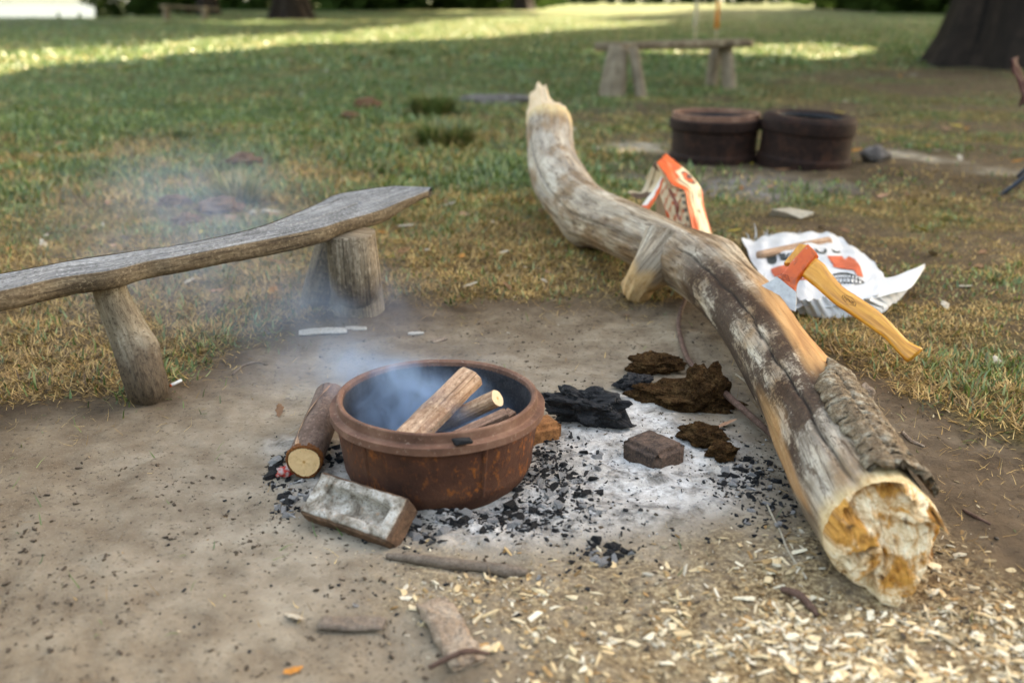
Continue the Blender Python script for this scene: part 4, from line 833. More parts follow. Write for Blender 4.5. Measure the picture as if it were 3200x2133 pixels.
# ------------------------------------------------------------------ bricks
def orthobox(o, e1, e2, L, W, Tk, frog=None):
    """o = corner, e1/e2 in-plane, body below; dense grid so edges chip"""
    e1 = np.array(e1, float); e1 /= np.linalg.norm(e1); e2 = np.array(e2, float); e2 -= e1*np.dot(e1, e2); e2 /= np.linalg.norm(e2); n = np.cross(e1, e2); return np.array(o), e1, e2, n
def brick(name, o, e1, e2, L, W, Tk, mat, label, seed, frog=True, chip=.006, res=.004):
    o, e1, e2, n = orthobox(o, e1, e2, L, W, Tk); bm = bmesh.new()
    nx_, ny_, nz_ = max(4, int(L/res)), max(4, int(W/res)), max(3, int(Tk/res))
    idx = {}; tops = []
    def vert(i, j, k):
        key = (i, j, k)
        if key in idx: return idx[key]
        x, y, z = i/nx_*L, j/ny_*W, -k/nz_*Tk
        ex = min(x, L-x); ey = min(y, W-y); ez = min(-z, Tk+z); ds = sorted((ex, ey, ez))
        p = Vector((x, y, z)); w = .5+.5*mnoise.noise(p*45+Vector((seed, 0, 0)))
        if ds[1] < chip:                                            # wear the arrises
            pull = (chip-ds[1])*(.35+.9*w); c = Vector((L/2, W/2, -Tk/2)); 
            p += Vector(((1 if x < L/2 else -1)*(pull if ex <= ds[1] else 0), (1 if y < W/2 else -1)*(pull if ey <= ds[1] else 0), (-1 if -z < Tk/2 else 1)*(pull if ez <= ds[1] else 0)))
        if frog and k == 0:
            fx = min(x-.030, L-.030-x); fy = min(y-.024, W-.024-y); d = min(fx, fy)
            p.z -= .020*max(0, min(1, d/.005))
        p += Vector((mnoise.noise(p*70), mnoise.noise(p*70+Vector((9, 0, 0))), mnoise.noise(p*70+Vector((0, 9, 0)))))*.0013
        q = o+e1*p.x+e2*p.y+n*p.z; idx[key] = bm.verts.new(q); tops.append(1.0 if (k == 0 and min(ex, ey) > .004) else 0.0); return idx[key]
    for i in range(nx_):
        for j in range(ny_):
            bm.faces.new((vert(i, j, 0), vert(i+1, j, 0), vert(i+1, j+1, 0), vert(i, j+1, 0))); bm.faces.new((vert(i, j+1, nz_), vert(i+1, j+1, nz_), vert(i+1, j, nz_), vert(i, j, nz_)))
    for i in range(nx_):
        for k in range(nz_):
            bm.faces.new((vert(i, 0, k), vert(i, 0, k+1), vert(i+1, 0, k+1), vert(i+1, 0, k))); bm.faces.new((vert(i, ny_, k), vert(i+1, ny_, k), vert(i+1, ny_, k+1), vert(i, ny_, k+1)))
    for j in range(ny_):
        for k in range(nz_):
            bm.faces.new((vert(0, j, k), vert(0, j+1, k), vert(0, j+1, k+1), vert(0, j, k+1))); bm.faces.new((vert(nx_, j, k), vert(nx_, j, k+1), vert(nx_, j+1, k+1), vert(nx_, j+1, k)))
    bm.verts.index_update(); v = np.array([q.co[:] for q in bm.verts]); f = [tuple(w.index for w in q.verts) for q in bm.faces]; bm.free()
    return solo(name, v, f, mat, label, 'brick', smooth=True, cols={'top': np.repeat(np.array(tops)[:, None], 3, 1)})
bk = N('limed_brick'); _c, tp, _g, _b = bk.attr('top'); P = bk.coord('Object'); f1 = bk.noise(P, 24, 6, .68, .6); f2 = bk.noise(P, 95, 5, .7); f3 = bk.noise(P, 300, 3, .6)
cb = bk.ramp(f1, [(.3, (.045, .026, .018)), (.5, (.13, .075, .048)), (.7, (.23, .13, .08))]); cl = bk.ramp(f1, [(.32, (.085, .062, .046)), (.46, (.27, .235, .19)), (.62, (.50, .47, .42))]); cl = bk.mix(bk.ramp(f2, [(.36, .8), (.45, 0.0)]), cl, (.10, .075, .055)); cl = bk.mix(bk.ramp(f2, [(.58, 0.0), (.68, .6)]), cl, (.40, .23, .14))
c = bk.mix(tp, cb, cl); c = bk.mix(bk.ramp(f3, [(.36, .4), (.46, 0.0)]), c, (.05, .035, .025)); MAT['brick'] = bk.done(c, .95, bk.bump(bk.math('ADD', f1, f2), .7, .004), 0, .15)
BL = G(928, 1597, .030); BR = G(1207, 1692, .026); TL = G(993, 1465, .088)
brick('brick', BL, BR-BL, TL-BL, (BR-BL).length, (TL-BL).length, .058, MAT['brick'], 'old pale brick with a sunken panel leaning against the front of the drum', 3)
F_ = G(2058, 1421, .055); L_ = G(1944, 1366, .055); R_ = G(2150, 1383, .055)
brick('brick', F_, R_-F_, L_-F_, (R_-F_).length*1.0, (L_-F_).length, .065, MAT['brickdark'], 'dark scorched half brick sitting in the white ash', 9, frog=False, chip=.012)
q0 = G(1640, 1345, .055); brick('brick', q0, G(1718, 1328, .055)-q0, G(1650, 1290, .055)-q0, .105, .07, .06, MAT['brickor'], 'orange broken brick poking out behind the drum', 14, frog=False, chip=.012)

# ================================================================== LOW BENCH
fr_top = [(-420, 985), (0, 906), (178, 866), (346, 842), (467, 813), (561, 798), (841, 744), (1005, 709), (1071, 688), (1183, 656), (1269, 621), (1340, 594)]
bk_top = [(-420, 915), (0, 850), (234, 807), (397, 783), (561, 760), (795, 709), (940, 655), (1001, 629), (1062, 601), (1215, 579), (1269, 579), (1349, 582)]
fr_bot = [(-420, 1040), (0, 955), (280, 903), (421, 880), (701, 833), (1005, 761), (1087, 735), (1183, 695), (1269, 652), (1345, 606)]
ZS = .365
Fp = spline(np.array([G(a, b, ZS) for a, b in fr_top]), 200); Bp = spline(np.array([G(a, b, ZS+.004) for a, b in bk_top]), 200)
# resample both rails by arc length so that plank cross lines stay square
def resamp(P, n):
    L = np.concatenate([[0], np.cumsum(np.linalg.norm(np.diff(P, axis=0), axis=1))]); t = np.linspace(0, L[-1], n); return np.stack([np.interp(t, L, P[:, k]) for k in range(3)], -1), L[-1]
Fp, LF = resamp(Fp, 240); Bp, _ = resamp(Bp, 240)
bench = empty('low_bench', tuple(G(640, 1100, 0)), 'low bench of a split weathered plank on stub log legs beside the fire', 'bench')
m_ = 60; V = []; uvs = []; crks = []
for k in range(240):
    q = k/239; wd = np.linalg.norm(Bp[k]-Fp[k])
    for j in range(m_):
        t = j/(m_-1); p = Fp[k]*(1-t)+Bp[k]*t; s = LF*q
        z = -.006*(abs(2*t-1)**6)+.0035*(float(vn(np.array(t*30), np.array(s*3), 4))-.5)
        cr = t-(.50+.10*math.sin(s*3.1)+.05*math.sin(s*9)); crk = math.exp(-(cr*wd/.0032)**2)*(1 if s > .05 else 0)*(1 if s < LF*.80 else 0)*(.55+.45*math.sin(s*5+1)**2); cr2 = t-(.74+.05*math.sin(s*4+2)); crk = max(crk, math.exp(-(cr2*wd/.0022)**2)*(1 if LF*.55 < s < LF*.93 else 0)); cr3 = t-(.22+.04*math.sin(s*5)); crk = max(crk, .7*math.exp(-(cr3*wd/.0016)**2)*(1 if .15 < s < LF*.5 else 0))
        z -= .014*crk; p = p+np.array((0, 0, z))
        if j in (0,): p[2] -= .003
        V.append(p); uvs.append((t*wd, s)); crks.append((crk*.9,)*3)
sp = part('seat', np.array(V), grid_faces(240, m_), MAT['seat'], bench, np.array(uvs), {'crk': np.array(crks)})
# bark edge and underside as one shell hung under the top
V = []; uvs = []; th_ = .052; ne = 14
for k in range(240):
    q = k/239; s = LF*q; out = (Fp[k]-Bp[k]); wd = np.linalg.norm(out); out /= wd; tk_ = th_*(1-.45*float(sst(.80, 1, np.array(q))))*(.92+.16*float(vn(np.array(s*6), np.array(1.), 5)))
    base = [(0, -.002, 0), (.005, -.006, 0), (.007, -.35*tk_, .3), (.004, -.7*tk_, .6), (-.012, -tk_*.97, .9), (-.35*wd, -tk_*1.05, 1), (-.65*wd, -tk_*1.05, 1), (-wd+.012, -tk_*.97, 1), (-wd-.004, -.6*tk_, 1), (-wd-.004, -.006, 1), (-wd+.001, -.003, 1)]
    for jx, (a, b, c) in enumerate(base):
        nz = .006*(float(fbm(np.array(s*22), np.array(jx*1.3), 3, 6))-.5)*(0 if jx in (0, 10) else 1)
        V.append(Fp[k]+out*(a+nz)+np.array((0, 0, b+nz))); uvs.append((jx*.016, s))
ne = 11
part('seat_edge', np.array(V), grid_faces(240, ne)[:, ::-1], MAT['seatedge'], sp, np.array(uvs))
kn = lambda L, T: 1+.10*(fbm(T*1.3+2, L*5, 3, 12)-.5)+.04*(fbm(T*8, L*8, 3, 13)-.5)+.30*np.exp(-((L-.215)/.04)**2)*np.exp(-(wrap(T-KT)/.6)**2)
KT = math.pi+.5
v, f, uv, _ = tube([G(465, 1250, -.03), G(455, 1190, .06), G(405, 1050, .17), G(350, 930, .27), G(338, 868, .325)], [.052, .053, .050, .043, .041], 70, 56, kn); part('leg', v, f, MAT['stained'], bench, uv)
nr_ = lambda L, T: 1+.05*(fbm(T*1.3+2, L*3, 3, 22)-.5)+.05*(fbm(T*9, L*2.5, 3, 23)-.5)
c0 = G(1122, 975, 0); c1 = G(1098, 745, .31)
v, f, uv, _ = tube([(c0.x, c0.y+.02, -.03), (c0.x-.004, c0.y, .09), (c1.x, c1.y+.03, .20), (c1.x-.004, c1.y+.02, .322)], [.088, .086, .080, .075], 50, 64, nr_); part('leg', v, f, MAT['leg'], bench, uv)
c0 = G(995, 985, 0)
v, f, uv, _ = tube([(c0.x-.02, c0.y+.12, -.03), (c0.x+.02, c0.y+.10, .12), (c0.x+.09, c0.y+.07, .322)], [.075, .065, .06], 40, 44, nr_); part('leg', v, f, MAT['legdark'], bench, uv)
v, f, uv, _ = tube([G(-330, 1330, -.03), G(-300, 1150, .15), G(-290, 1000, .325)], [.07, .06, .055], 30, 40, nr_); part('leg', v, f, MAT['legdark'], bench, uv)

# ================================================================== BENCH ON THE LAWN (mid distance)
b2 = empty('lawn_bench', tuple(D(2100, 290, 11.2)), 'rustic bench with thick splayed log legs standing on the lawn', 'bench')
def slab(name, parent, p0, p1, w0, w1, tk, mat, seed):
    p0 = np.array(p0); p1 = np.array(p1); T = p1-p0; L = np.linalg.norm(T); T /= L; s = np.cross(T, (0, 0, 1)); s /= np.linalg.norm(s); V = []; uvs = []; n = 40
    prof = [(-1, -.3), (-.92, -1), (.92, -1), (1, -.3), (1, .3), (.92, .5), (-.92, .5), (-1, .3)]
    for k in range(n):
        q = k/(n-1); w = (w0*(1-q)+w1*q)/2*(1+.12*(vn(np.array(q*5+seed), np.array(0.), 3)-.5))*(min(1, .55+q*8))*(min(1, .55+(1-q)*8))
        for a, b in prof: V.append(p0+T*L*q+s*a*w+np.array((0, 0, b*tk*(.85+.3*float(vn(np.array(q*6), np.array(seed*1.), 8)))))); uvs.append((a*w, L*q))
    m = len(prof); F = [(k*m+j, k*m+(j+1) % m, (k+1)*m+(j+1) % m, (k+1)*m+j) for k in range(n-1) for j in range(m)]+[tuple(range(m-1, -1, -1)), tuple((n-1)*m+j for j in range(m))]
    return part(name, np.array(V), F, mat, parent, np.array(uvs))
slab('seat', b2, D(1872, 143, 10.95), D(2336, 130, 11.9), .34, .40, .055, MAT['legdark'], 3)
for (xb, yb, tb, xt, yt, r0, r1) in ((1912, 298, 10.8, 1932, 150, .155, .105), (2006, 303, 10.7, 1978, 152, .065, .055), (2222, 262, 12.2, 2238, 145, .075, .07), (2281, 275, 11.75, 2266, 145, .085, .08)):
    a = D(xb, yb, tb); b = D(xt, yt, tb); gz_ = gz(a.x, a.y)
    v, f, uv, _ = tube([(a.x, a.y, gz_-.05), ((a.x+b.x)/2, (a.y+b.y)/2, (a.z+b.z)/2), (b.x, b.y, b.z)], [r0, (r0+r1)/2, r1], 24, 28, nr_); part('leg', v, f, MAT['leg'], b2, uv)
# far bench under the trees
fb = empty('plank_bench', tuple(D(590, 60, 50)), 'distant dark plank bench on two post legs near the lake edge', 'bench')
slab('seat', fb, D(500, 18, 49.5), D(682, 28, 50.5), .42, .42, .10, MAT['legdark'], 5)
for x, y in ((520, 58), (640, 66)):
    a = D(x, y, 50); b = D(x, 24, 50); g0_ = gz(a.x, a.y); v, f, uv, _ = tube([(a.x, a.y, min(g0_, a.z)-.1), (b.x, b.y, b.z)], [.17, .16], 8, 16); part('leg', v, f, MAT['legdark'], fb, uv)

# ================================================================== TWO SPARE DRUMS
def spare(px, t, prof, label, tilt, inner):
    c = D(px, 440, t); g0_ = gz(c.x, c.y); e = empty('iron_drum', (c.x, c.y, g0_), label, 'drum'); e.rotation_euler = tilt
    for nm, pr, mt in prof:
        v, f = lathe(spline(np.array(pr), 60), 96, lambda r, z, t: (r*(1+.006*np.sin(2*t)+.004*np.sin(5*t+1)), z)); o = link(nm, mesh(nm, v, f), mt, e)
    return e
spare(2232, 6.42, [('wall', [(.275, -.03), (.283, .0), (.285, .03), (.283, .045), (.272, .055), (.272, .09), (.274, .18), (.275, .20)], MAT['drumdark']),
                   ('band', [(.274, .198), (.290, .203), (.294, .215), (.294, .255), (.290, .264), (.280, .268)], MAT['drumdark']), ('rim', [(.281, .266), (.279, .272), (.278, .296), (.272, .302), (.262, .302), (.256, .296), (.254, .27)], MAT['rim']),
                   ('inner_wall', [(.2545, .272), (.252, .2), (.245, .05), (.2, .03), (.01, .03)], MAT['soot'])], 'dark rusty drum with a stepped rim, open at the top, behind the crumpled bag', (0, 0, 0), .25)
spare(2516, 6.2, [('wall', [(.270, -.04), (.286, -.01), (.290, .02), (.290, .052), (.280, .062), (.278, .10), (.279, .19), (.281, .205)], MAT['drumdark']),
                  ('shoulder', [(.281, .203), (.289, .212), (.289, .262), (.283, .288), (.262, .304), (.235, .308), (.205, .304), (.192, .292)], MAT['drumdark']),
                  ('inner_wall', [(.1925, .294), (.190, .27), (.215, .24), (.25, .2), (.25, .06), (.2, .04), (.01, .04)], MAT['soot'])], 'dark rusty drum turned over, with a rounded shoulder and a narrow opening', (rad(1.5), rad(3.0), 0), .19)
V, f = lump(.092, .07, .062, 5, 4, .3, 1.3, .06, 5); p = D(2730, 525, 6.35); V = V+np.array((p.x, p.y, gz(p.x, p.y)+.045)); solo('stone', V, f, MAT['stone'], 'rounded grey stone next to the overturned drum', 'stone')
V, f = lump(.40, .12, .07, 8, 4, .3, 1.2, .05, 5); p = D(1545, 315, 10.2); V = V+np.array((p.x, p.y, gz(p.x, p.y)+.02)); solo('stone', V, f, MAT['stone'], 'flat grey stone slab sunk in the lawn behind the raised log end', 'stone')
V, f = rchunk(.11, .05, .022, 12, 18); p = G(2475, 665, .03); solo('wood_slab', rotz(V, -.35)+np.array(p), f, MAT['palestone'], 'pale flat slab of wood on the grass behind the white sack', 'wood', smooth=False)

# ================================================================== WHITE WOVEN SACK
wv = N('woven_sack'); U = wv.a('ShaderNodeTexCoord').outputs['UV']; w1_ = wv.a('ShaderNodeTexWave', {'bands_direction': 'X'}, Vector=U, Scale=130, Distortion=.4).outputs[0]; w2_ = wv.a('ShaderNodeTexWave', {'bands_direction': 'Y'}, Vector=U, Scale=130, Distortion=.4).outputs[0]
nz_ = wv.noise(U, 9, 5, .6); c = wv.mix(wv.ramp(nz_, [(.45, 0.0), (.8, .5)]), (.56, .56, .555), (.40, .385, .35)); c = wv.mix(wv.math('MULTIPLY', wv.math('MULTIPLY', w1_, w2_), .22), c, (.52, .52, .50))
MAT['sack'] = wv.done(c, .7, wv.bump(wv.math('ADD', w1_, w2_), .25, .0015), 0, .3)
sack = empty('woven_sack', tuple(G(2560, 880, 0)), 'torn white woven sack with red and black print spread on the grass behind the hatchet', 'sack')
def coons(top, bot, n, m, zf, tz=0, bz=0):
    A = spline(np.array([G(a, b, tz) for a, b in top]), n); B = spline(np.array([G(a, b, bz) for a, b in bot]), n); V = []
    for i in range(n):
        for j in range(m):
            t = j/(m-1); p = A[i]*(1-t)+B[i]*t; V.append(p+np.array((0, 0, zf(i/(n-1), t))))
    return np.array(V)
def zmain(a, t): return .012+.045*math.sin(min(1, max(0, (t)))*math.pi*.9)*math.sin(.3+a*2.4)+.022*(float(fbm(np.array(a*5), np.array(t*5), 3, 5))-.5)*2+.004*math.sin(a*31+t*13)+.010*(abs(((a*2.3+t*1.7) % 1)-.5)-.25)
SN, SM = 70, 60
VM = coons([(2315, 762), (2380, 748), (2470, 743), (2560, 743), (2625, 752)], [(2420, 990), (2520, 992), (2600, 990), (2700, 985), (2800, 960)], SN, SM, zmain, .012, .012)
# pull the right edge round as in the heap: bulge outwards mid-way
for i in range(SN):
    for j in range(SM):
        a, t = i/(SN-1), j/(SM-1); VM[i*SM+j, 0] += .030*math.sin(t*math.pi)*max(0, (a-.5)*2)**2+.006*(float(vn(np.array(t*14), np.array(3.), 2))-.5)*(a > .97)
uvm = np.stack([np.repeat(np.arange(SN)/SN*.42, SM), np.tile(np.arange(SM)/SM*.42, SN)], -1)
o = part('sheet', VM, grid_faces(SN, SM), MAT['sack'], sack, uvm); sheet = o
# nearest-point lookup from pixel to sheet
VMpx = np.stack(topx(VM)[:2], -1)
def onsheet(px, py, lift=.003):
    G4 = VMpx.reshape(SN, SM, 2); P4 = VM.reshape(SN, SM, 3); d = ((G4-np.array((px, py)))**2).sum(-1); i, j = np.unravel_index(d.argmin(), d.shape); i = min(max(i, 1), SN-2); j = min(max(j, 1), SM-2)
    e1 = (G4[i+1, j]-G4[i-1, j])/2; e2 = (G4[i, j+1]-G4[i, j-1])/2; M = np.array([e1, e2]).T; q = np.linalg.solve(M, np.array((px, py))-G4[i, j]); q = np.clip(q, -1.5, 1.5)
    return P4[i, j]+(P4[i+1, j]-P4[i-1, j])/2*q[0]+(P4[i, j+1]-P4[i, j-1])/2*q[1]+np.array((0, 0, lift))
MAT['redprint'] = simple('red_print', (.52, .085, .035), (.62, .13, .06), 60, .7, .2, .001); MAT['blackprint'] = simple('black_print', (.03, .04, .04), (.07, .08, .08), 60, .7, .2, .001)
def printpoly(pts, mat, name, lift=.003):
    bm = bmesh.new(); vs_ = [bm.verts.new((a, b, 0)) for a, b in pts]; bm.faces.new(vs_); bmesh.ops.triangulate(bm, faces=bm.faces)
    for _ in range(3): bmesh.ops.subdivide_edges(bm, edges=[e for e in bm.edges if e.calc_length() > 9], cuts=1); bmesh.ops.triangulate(bm, faces=bm.faces)
    bm.verts.index_update(); V = np.array([onsheet(q.co.x, q.co.y, lift) for q in bm.verts]); F = [tuple(w.index for w in q.verts)[::-1] for q in bm.faces]; bm.free()
    return part(name, V, F, mat, sheet)
zc = lambda pts: [(2300+x/3.92, 690+y/3.92) for x, y in pts]
printpoly(zc([(425, 600), (480, 575), (600, 545), (640, 540), (640, 640), (560, 670), (470, 690), (440, 650)]), MAT['redprint'], 'red_shape')
printpoly(zc([(1115, 437), (1300, 437), (1330, 480), (1400, 490), (1380, 440), (1460, 480), (1520, 560), (1560, 700), (1490, 680), (1440, 610), (1350, 600), (1270, 590), (1190, 570), (1185, 540), (1230, 500), (1150, 490)]), MAT['redprint'], 'red_shape')
printpoly(zc([(780, 715), (860, 705), (850, 730), (780, 730)]), MAT['redprint'], 'red_shape')
arc = [(1180, 660), (1260, 640), (1360, 640), (1450, 665), (1520, 720), (1575, 760), (1560, 778), (1490, 745), (1430, 695), (1350, 665), (1260, 662), (1195, 680)]
printpoly(zc(arc), MAT['blackprint'], 'emblem_arc')
for r_, (yo, k, s) in enumerate(((700, 8, 26), (745, 7, 34))):
    for q in range(k):
        cx, cy = 1225+q*(330/k)+r_*10, yo-18*math.sin(q/k*3.1)+r_*8+q*4
        printpoly(zc([(cx+s*.62*math.cos(a*.9), cy+s*math.sin(a*.9)) for a in range(7)]), MAT['blackprint'], 'emblem_seed', .0032)
        printpoly(zc([(cx+s*.40*math.cos(a*.9), cy-3+s*.72*math.sin(a*.9)) for a in range(7)]), MAT['sack'], 'emblem_seed_light', .0046)
def letter(pts_, name='letter'): printpoly(zc(pts_), MAT['blackprint'], name)
letter([(372, 420), (405, 418), (412, 500), (440, 512), (462, 500), (462, 415), (495, 412), (497, 500), (480, 525), (440, 538), (400, 528), (382, 500)])
letter([(515, 410), (545, 408), (562, 460), (578, 405), (602, 402), (612, 455), (628, 400), (655, 398), (632, 485), (606, 488), (590, 440), (574, 492), (548, 492)])
letter([(668, 395), (700, 390), (702, 440), (690, 470), (670, 470)])
letter([(960, 345), (985, 350), (1020, 385), (1060, 390), (1085, 370), (1070, 350), (1110, 352), (1112, 390), (1080, 410), (1020, 405), (975, 375)])
letter([(1165, 350), (1200, 365), (1230, 385), (1265, 372), (1285, 395), (1240, 402), (1195, 390)])
# folded front and raised right flap
def zf1(a, t): return .008*(float(fbm(np.array(a*9), np.array(t*3), 3, 8))-.5)
jag = [(2468, 928)]+[(2489+k*13.2, 928+8*math.sin(k*.5)+(5 if k % 2 else -3)-(max(0, k-14)**2)*.36) for k in range(27)]
VF = coons(jag, [(2500, 982), (2581, 994), (2677, 989), (2762, 978), (2800, 950), (2836, 907)], 60, 14, zf1, .075, .010)
part('folded_front', VF, grid_faces(60, 14), MAT['sack'], sack, np.stack([np.repeat(np.arange(60)/60*.4, 14), np.tile(np.arange(14)/14*.08, 60)], -1))
VF = coons([(2640, 900), (2700, 885), (2731, 872), (2744, 861), (2772, 866), (2810, 857), (2836, 847), (2889, 828)], [(2600, 940), (2660, 940), (2700, 934), (2740, 930), (2785, 918), (2836, 905), (2862, 880), (2890, 838)], 50, 16, lambda a, t: .010*math.sin(t*3.1)+.006*(float(fbm(np.array(a*9), np.array(t*4), 3, 9))-.5), .085, .068)
part('raised_flap', VF, grid_faces(50, 16), MAT['sack'], sack, np.stack([np.repeat(np.arange(50)/50*.3, 16), np.tile(np.arange(16)/16*.08, 50)], -1))
for k, (x, y, hx, hy) in enumerate(((2336, 752, 2330, 728), (2355, 748, 2362, 696), (2400, 745, 2392, 722), (2404, 745, 2402, 715), (2410, 745, 2412, 724), (2478, 744, 2500, 718), (2484, 744, 2496, 724), (2492, 744, 2512, 730), (2470, 745, 2490, 722), (2500, 745, 2508, 735), (2455, 744, 2462, 728), (2440, 770, 2452, 742), (2560, 748, 2575, 775), (2600, 770, 2608, 762), (2590, 766, 2600, 755))):
    a = np.array(G(x, y, .02)); b = np.array(D(hx, hy, (np.array(a)[1]/cp)*.955)); d_ = np.linalg.norm(b-a)
    V = []
    for q in np.linspace(0, 1, 7): c = a*(1-q)+b*q+np.array((.008*math.sin(q*3+k), 0, 0)); w = .0045*(1-q)+.0006; V += [c-np.array((w, 0, 0)), c+np.array((w, 0, .001)), c+np.array((0, w, 0))]
    part('frayed_strand', np.array(V), [(3*r+s, 3*r+(s+1) % 3, 3*r+3+(s+1) % 3, 3*r+3+s) for r in range(6) for s in range(3)], MAT['sack'], sack, np.zeros((len(V), 2)))
st0, st1 = np.array(G(2372, 797, .055)), np.array(G(2588, 755, .055)); stick = empty('wooden_stick', tuple(st0), 'peeled round stick lying across the top of the white sack', 'stick')
v, f, uv, _ = tube([st0, (st0+st1)/2, st1], [.0165, .019, .0205], 24, 20, lambda L, T: 1+.06*(fbm(T*2, L*12, 3, 4)-.5)); part('shaft', v, f, MAT['split'], stick, uv)

# ================================================================== CRUMPLED PAPER BAG
bn = N('printed_paper'); col, *_ = bn.attr('Col'); f1 = bn.noise(bn.coord('Object'), 35, 5, .65); c = bn.mix(bn.ramp(f1, [(.55, 0.0), (.8, .4)]), col, (.30, .18, .09)); MAT['paper'] = bn.done(c, .55, bn.bump(f1, .4, .006), 0, .4)
bag = empty('paper_bag', tuple(G(2130, 770, 0)), 'crumpled cream paper bag with bright orange stripes standing behind the log', 'bag')
CR = np.array((.74, .57, .36)); ORG_ = np.array((.66, .095, .02)); CH = np.array((.09, .05, .03)); DK = np.array((.20, .03, .02)); WH = np.array((.68, .62, .53))
def panel(name, left, right, tl, tr, colf, n=46, m=26, amp=.012, seed=1):
    A = spline(np.array([D(a, b, t) for (a, b), t in zip(left, tl)]), n); B = spline(np.array([D(a, b, t) for (a, b), t in zip(right, tr)]), n); V = []; C = []
    for i in range(n):
        for j in range(m):
            s, t = i/(n-1), j/(m-1); p = A[i]*(1-t)+B[i]*t; w = math.sin(t*math.pi)**.6
            p = p+np.array((.3, -1, .2))*(amp*1.5*w*(2*float(fbm(np.array(s*5+seed), np.array(t*4), 3, seed))-1)+.013*w*(abs(((s*3.1+t*2.3+seed*.37) % 1)-.5)-.25)+.011*w*(abs(((s*5.3-t*2.9+seed*.71) % 1)-.5)-.25)); V.append(p); C.append(colf(s, t))
    o = part(name, np.array(V), grid_faces(n, m), MAT['paper'], bag, None, {'Col': np.array(C)}); md = o.modifiers.new('t', 'SOLIDIFY'); md.thickness = .0015; return o
def c_right(s, t):
    nz = .06*(float(fbm(np.array(s*11), np.array(t*11), 3, 3))-.5)*2
    if abs(t-.45) < .05 and .3 < s < .95: return CR*.45
    if s < .26+.05*math.sin(t*5)+nz and not (t > .55 and s > .2): return ORG_
    if t < .30+nz*.5: return ORG_*(.95)
    if t > .93-.05*math.sin(s*12) and s > .5: return ORG_
    d = math.hypot((s-.34)*2.0, (t-.80)*1.0)
    if d < .17: return ORG_ if (d < .13 and not (abs(s-.34) < .02 and t > .78)) else np.array((.05, .03, .03))
    if abs(s-.42) < .02 and .7 < t < .95: return np.array((.10, .07, .05))
    if .70 < s < .73 and .55 < t < .75: return np.array((.12, .10, .07))
    if .50 < s < .60 and t > .72: return ORG_*.55+CR*.45
    return CR
panel('front_panel', [(2052, 508), (2078, 545), (2101, 578), (2138, 596), (2148, 640), (2160, 700), (2176, 790)], [(2080, 480), (2123, 515), (2158, 546), (2192, 592), (2199, 643), (2222, 724), (2240, 800)], [4.12, 4.08, 4.05, 4.03, 4.02, 4.02, 4.04], [4.2, 4.2, 4.2, 4.2, 4.18, 4.16, 4.16], c_right, seed=2)
def c_mid(s, t):
    if .45 < t < .62 and s > .3+.4*0: return DK+.1*CR if .35 < s < .75 else CR*.8
    if t > .86: return np.array((.10, .10, .08)) if math.sin(s*70) > .2 else CR
    if t < .16 and s > .62: return ORG_
    if (s*7+t*3) % 1 < .22: return ORG_*.8
    return CR*.95
panel('middle_panel', [(2054, 512), (2068, 555), (2062, 600), (2078, 655), (2092, 715), (2100, 780)], [(2054, 511), (2096, 575), (2136, 596), (2144, 640), (2156, 700), (2168, 780)], [4.14, 4.15, 4.15, 4.12, 4.12, 4.12], [4.14, 4.10, 4.06, 4.06, 4.06, 4.06], c_mid, seed=5, amp=.02)
def c_left(s, t): return CH*(.7+1.2*float(vn(np.array(s*6), np.array(t*5), 3))) if (s < .15 or (s > .55 and t > .35)) else CR*(.55+.4*t)
panel('charred_flap', [(2050, 498), (2034, 529), (2018, 572), (2001, 600), (1975, 595), (1960, 600)], [(2056, 512), (2068, 550), (2060, 585), (2034, 610), (2000, 622), (1978, 616)], [4.16, 4.2, 4.24, 4.24, 4.22, 4.2], [4.13, 4.16, 4.18, 4.17, 4.15, 4.15], c_left, 40, 18, seed=7)
def c_strip(s, t): return ORG_ if (t > .55 or s > .62) else WH
panel('torn_strip', [(2066, 552), (2045, 590), (2018, 625), (1992, 660), (1996, 668)], [(2070, 556), (2066, 590), (2050, 622), (2024, 660), (2006, 674)], [4.13, 4.10, 4.06, 4.04, 4.04], [4.12, 4.09, 4.05, 4.03, 4.03], c_strip, 36, 14, seed=9, amp=.008)
panel('back_panel', [(2060, 500), (2050, 600), (2050, 700), (2050, 790)], [(2110, 510), (2180, 600), (2200, 700), (2225, 800)], [4.26, 4.3, 4.32, 4.34], [4.25, 4.27, 4.28, 4.3], lambda s, t: CR*.8, 24, 14, seed=4)

# ================================================================== FOLDING CHAIR AT THE SIDE
chn = simple('blue_tube', (.006, .012, .024), (.012, .025, .045), 30, .4, .1, .001, spec=.5); MAT['chairleg'] = chn; MAT['redcloth'] = simple('red_cloth', (.030, .0025, .003), (.055, .004, .005), 60, .85, .4, .002)
f0 = G(3117, 620, 0); chair = empty('camp_chair', (f0.x+.3, f0.y+.2, 0), 'folding camp chair with dark blue tube legs and dark red fabric', 'chair')
cx0, cy0 = f0.x, f0.y; CXO = .30
for a, b in (((cx0, cy0, .0), (cx0+.75, cy0+.05, .66)), ((cx0+.75, cy0+.02, .0), (cx0+.20, cy0+.08, .46)), ((cx0+.35, cy0+.55, 0), (cx0+.85, cy0+.50, .62)), ((cx0+.85, cy0+.55, 0), (cx0+.35, cy0+.52, .62)), ((cx0+.165, cy0+.04, .145), (cx0+.185, cy0+.09, .66)), ((cx0+.85, cy0+.5, .4), (cx0+.85, cy0+.65, .95)), ((cx0+.38, cy0+.5, .4), (cx0+.38, cy0+.65, .95))):
    v, f, uv, _ = tube([a, ((a[0]+b[0])/2, (a[1]+b[1])/2, (a[2]+b[2])/2), b], [.012, .012, .012], 10, 12); part('leg', v, f, MAT['chairleg'], chair, uv)
n_ = 16; V = []
